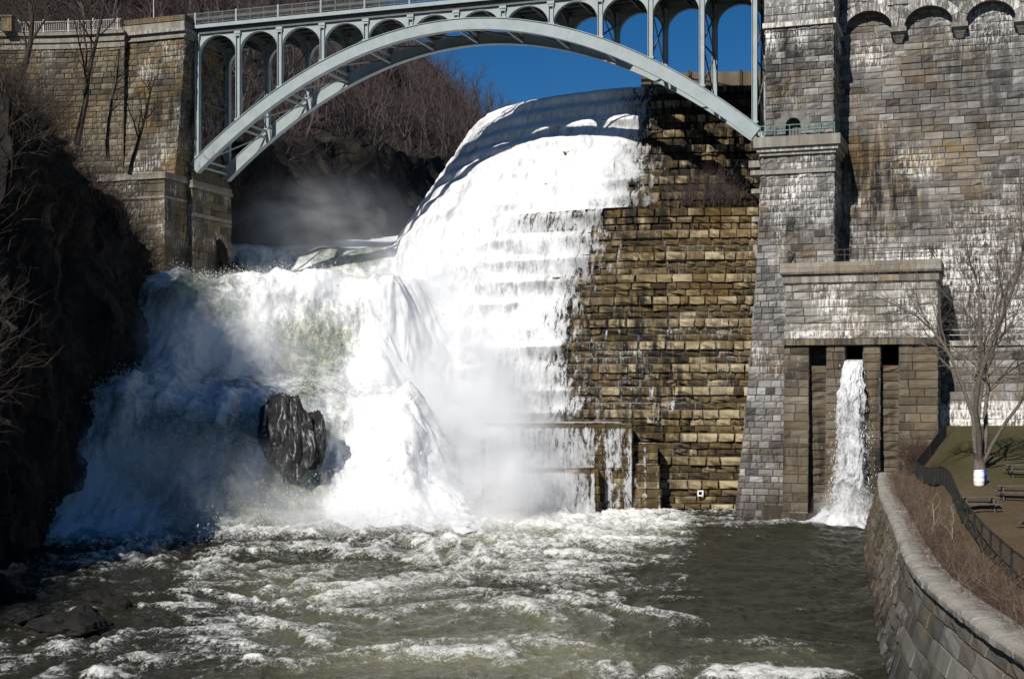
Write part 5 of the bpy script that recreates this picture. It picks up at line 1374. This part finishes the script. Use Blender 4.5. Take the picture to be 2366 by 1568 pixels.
# ------------------------------------------------------------------ spray
def mist(c, r, dens, seed, label, scale=2.2):
    t = NT("spray_mist"); tc = t.n("TexCoord").outputs["Object"]
    ln = t.n("VectorMath", {0: tc}, operation='LENGTH').outputs["Value"]
    fall = t.rng(ln, 1.0, .1, 0., 1.)
    nz = t.n("TexNoise", {"Vector": t.n("Mapping", {"Vector": tc, "Location": (seed*3.1, 0, 0)}).outputs[0], "Scale": scale, "Detail": 6, "Roughness": .68, "Distortion": .6}).outputs["Fac"]
    de = t.math('MULTIPLY', t.math('MULTIPLY', fall, t.rng(nz, .38, .64, .08, 1.5)), dens)
    vol = t.n("VolumePrincipled", {"Color": (.97, .98, 1., 1), "Density": de, "Anisotropy": -.45}).outputs[0]
    t.t.links.new(vol, t.out.inputs["Volume"])
    n = 14; th = np.linspace(0, math.pi, n); ph = np.arange(24)/24*2*math.pi
    T, P = np.meshgrid(th, ph, indexing='ij')
    V = np.stack([np.sin(T)*np.cos(P), np.sin(T)*np.sin(P), np.cos(T)], -1)
    o = add_mesh("spray_mist", V, grid_faces(n, 24, True), t.m, None, None, True)
    o.location = tuple(float(x) for x in c); o.scale = r
    tag(o, label, "spray", None, 'stuff')
for c, r, dn, lab in (((-4.5, 124.5, 4.5), (12, 8, 10), .40, "white spray cloud at the foot of the right rock fall"),
                      ((-13, 114.5, .3), (19, 6.5, 3.6), .22, "low white spray lying along the foot of the rock falls"),
                      ((-6, 134, 12), (10, 7, 11), .36, "white spray rising where rock fall and spillway meet"),
                      ((-8, 148, 23), (10, 8, 6), .2, "bright spray at the bend under the spillway edge"),
                      ((-29, 113, 2.0), (14, 8, 8), .16, "bluish spray in the shade at the foot of the left fall"),
                      ((-27, 130, 14), (12, 7, 9), .12, "thin spray on the upper tier of the left fall"),
                      ((-22, 168, 30), (16, 9, 9), .07, "thin mist hanging in the channel behind the upper weir"),
                      (tuple(BS(68.9, 11, .8)), (3.4, 2.6, 3.4), .3, "small splash cloud under the gatehouse jet")):
    mist(c, r, dn, len(lab), lab)

# ------------------------------------------------------------------ flying droplets and torn strands of water
def droplets(name, P, size, label, stretch=2.5):
    n = len(P); sz = size*R.lognormal(0, .45, n); d = R.normal(0, .35, (n, 3)); d[:, 2] -= 1; d /= np.linalg.norm(d, axis=1)[:, None]
    a = np.cross(d, R.normal(0, 1, (n, 3))); a /= np.linalg.norm(a, axis=1)[:, None]; b = np.cross(d, a)
    st = stretch*R.uniform(.4, 1.3, n)
    V = np.stack([P+d*(sz*st)[:, None], P-d*(sz*st)[:, None]]+[P+(a*math.cos(q)+b*math.sin(q))*(sz*.5)[:, None] for q in (0, 2.09, 4.19)], 1)
    f = np.array([[0, 2, 3], [0, 3, 4], [0, 4, 2], [1, 3, 2], [1, 4, 3], [1, 2, 4]])
    o = add_mesh(name, V, (f[None]+(np.arange(n)*5)[:, None, None]).reshape(-1, 3), M['drop'], None, None, True)
    tag(o, label, "spray", None, 'stuff')
M['drop'] = plain("water_drops", (.82, .83, .85), .5, 1., .02, .3, 0., 0.)
k = R.integers(0, len(FALLV), 65000); P = FALLV[k]
lift = np.abs(R.normal(0, 1, len(k)))
near_foot = np.exp(-np.clip(P[:, 2], 0, None)/3)
P = P+np.stack([R.normal(0, .3, len(k)), -lift*(.5+.8*near_foot), R.normal(0, .3, len(k))+lift*(.25+.5*near_foot)], -1)
droplets("fall_droplets", P[P[:, 2] > -.2], .030, "flying droplets and torn strands over the natural rock falls", 1.5)
n = 5000; q = R.uniform(0, 1, n)**.7; T = 7.2+2.4*q**.5; z = 13.2*(1-q); w = .7+.9*q
P = BS(68.9+R.normal(0, 1, n)*w*.6, T+R.normal(0, .5, n)*w, z+R.normal(0, .2, n))
droplets("jet_droplets", P[P[:, 2] > 0], .032, "flying droplets fraying off the gatehouse jet", 3.0)
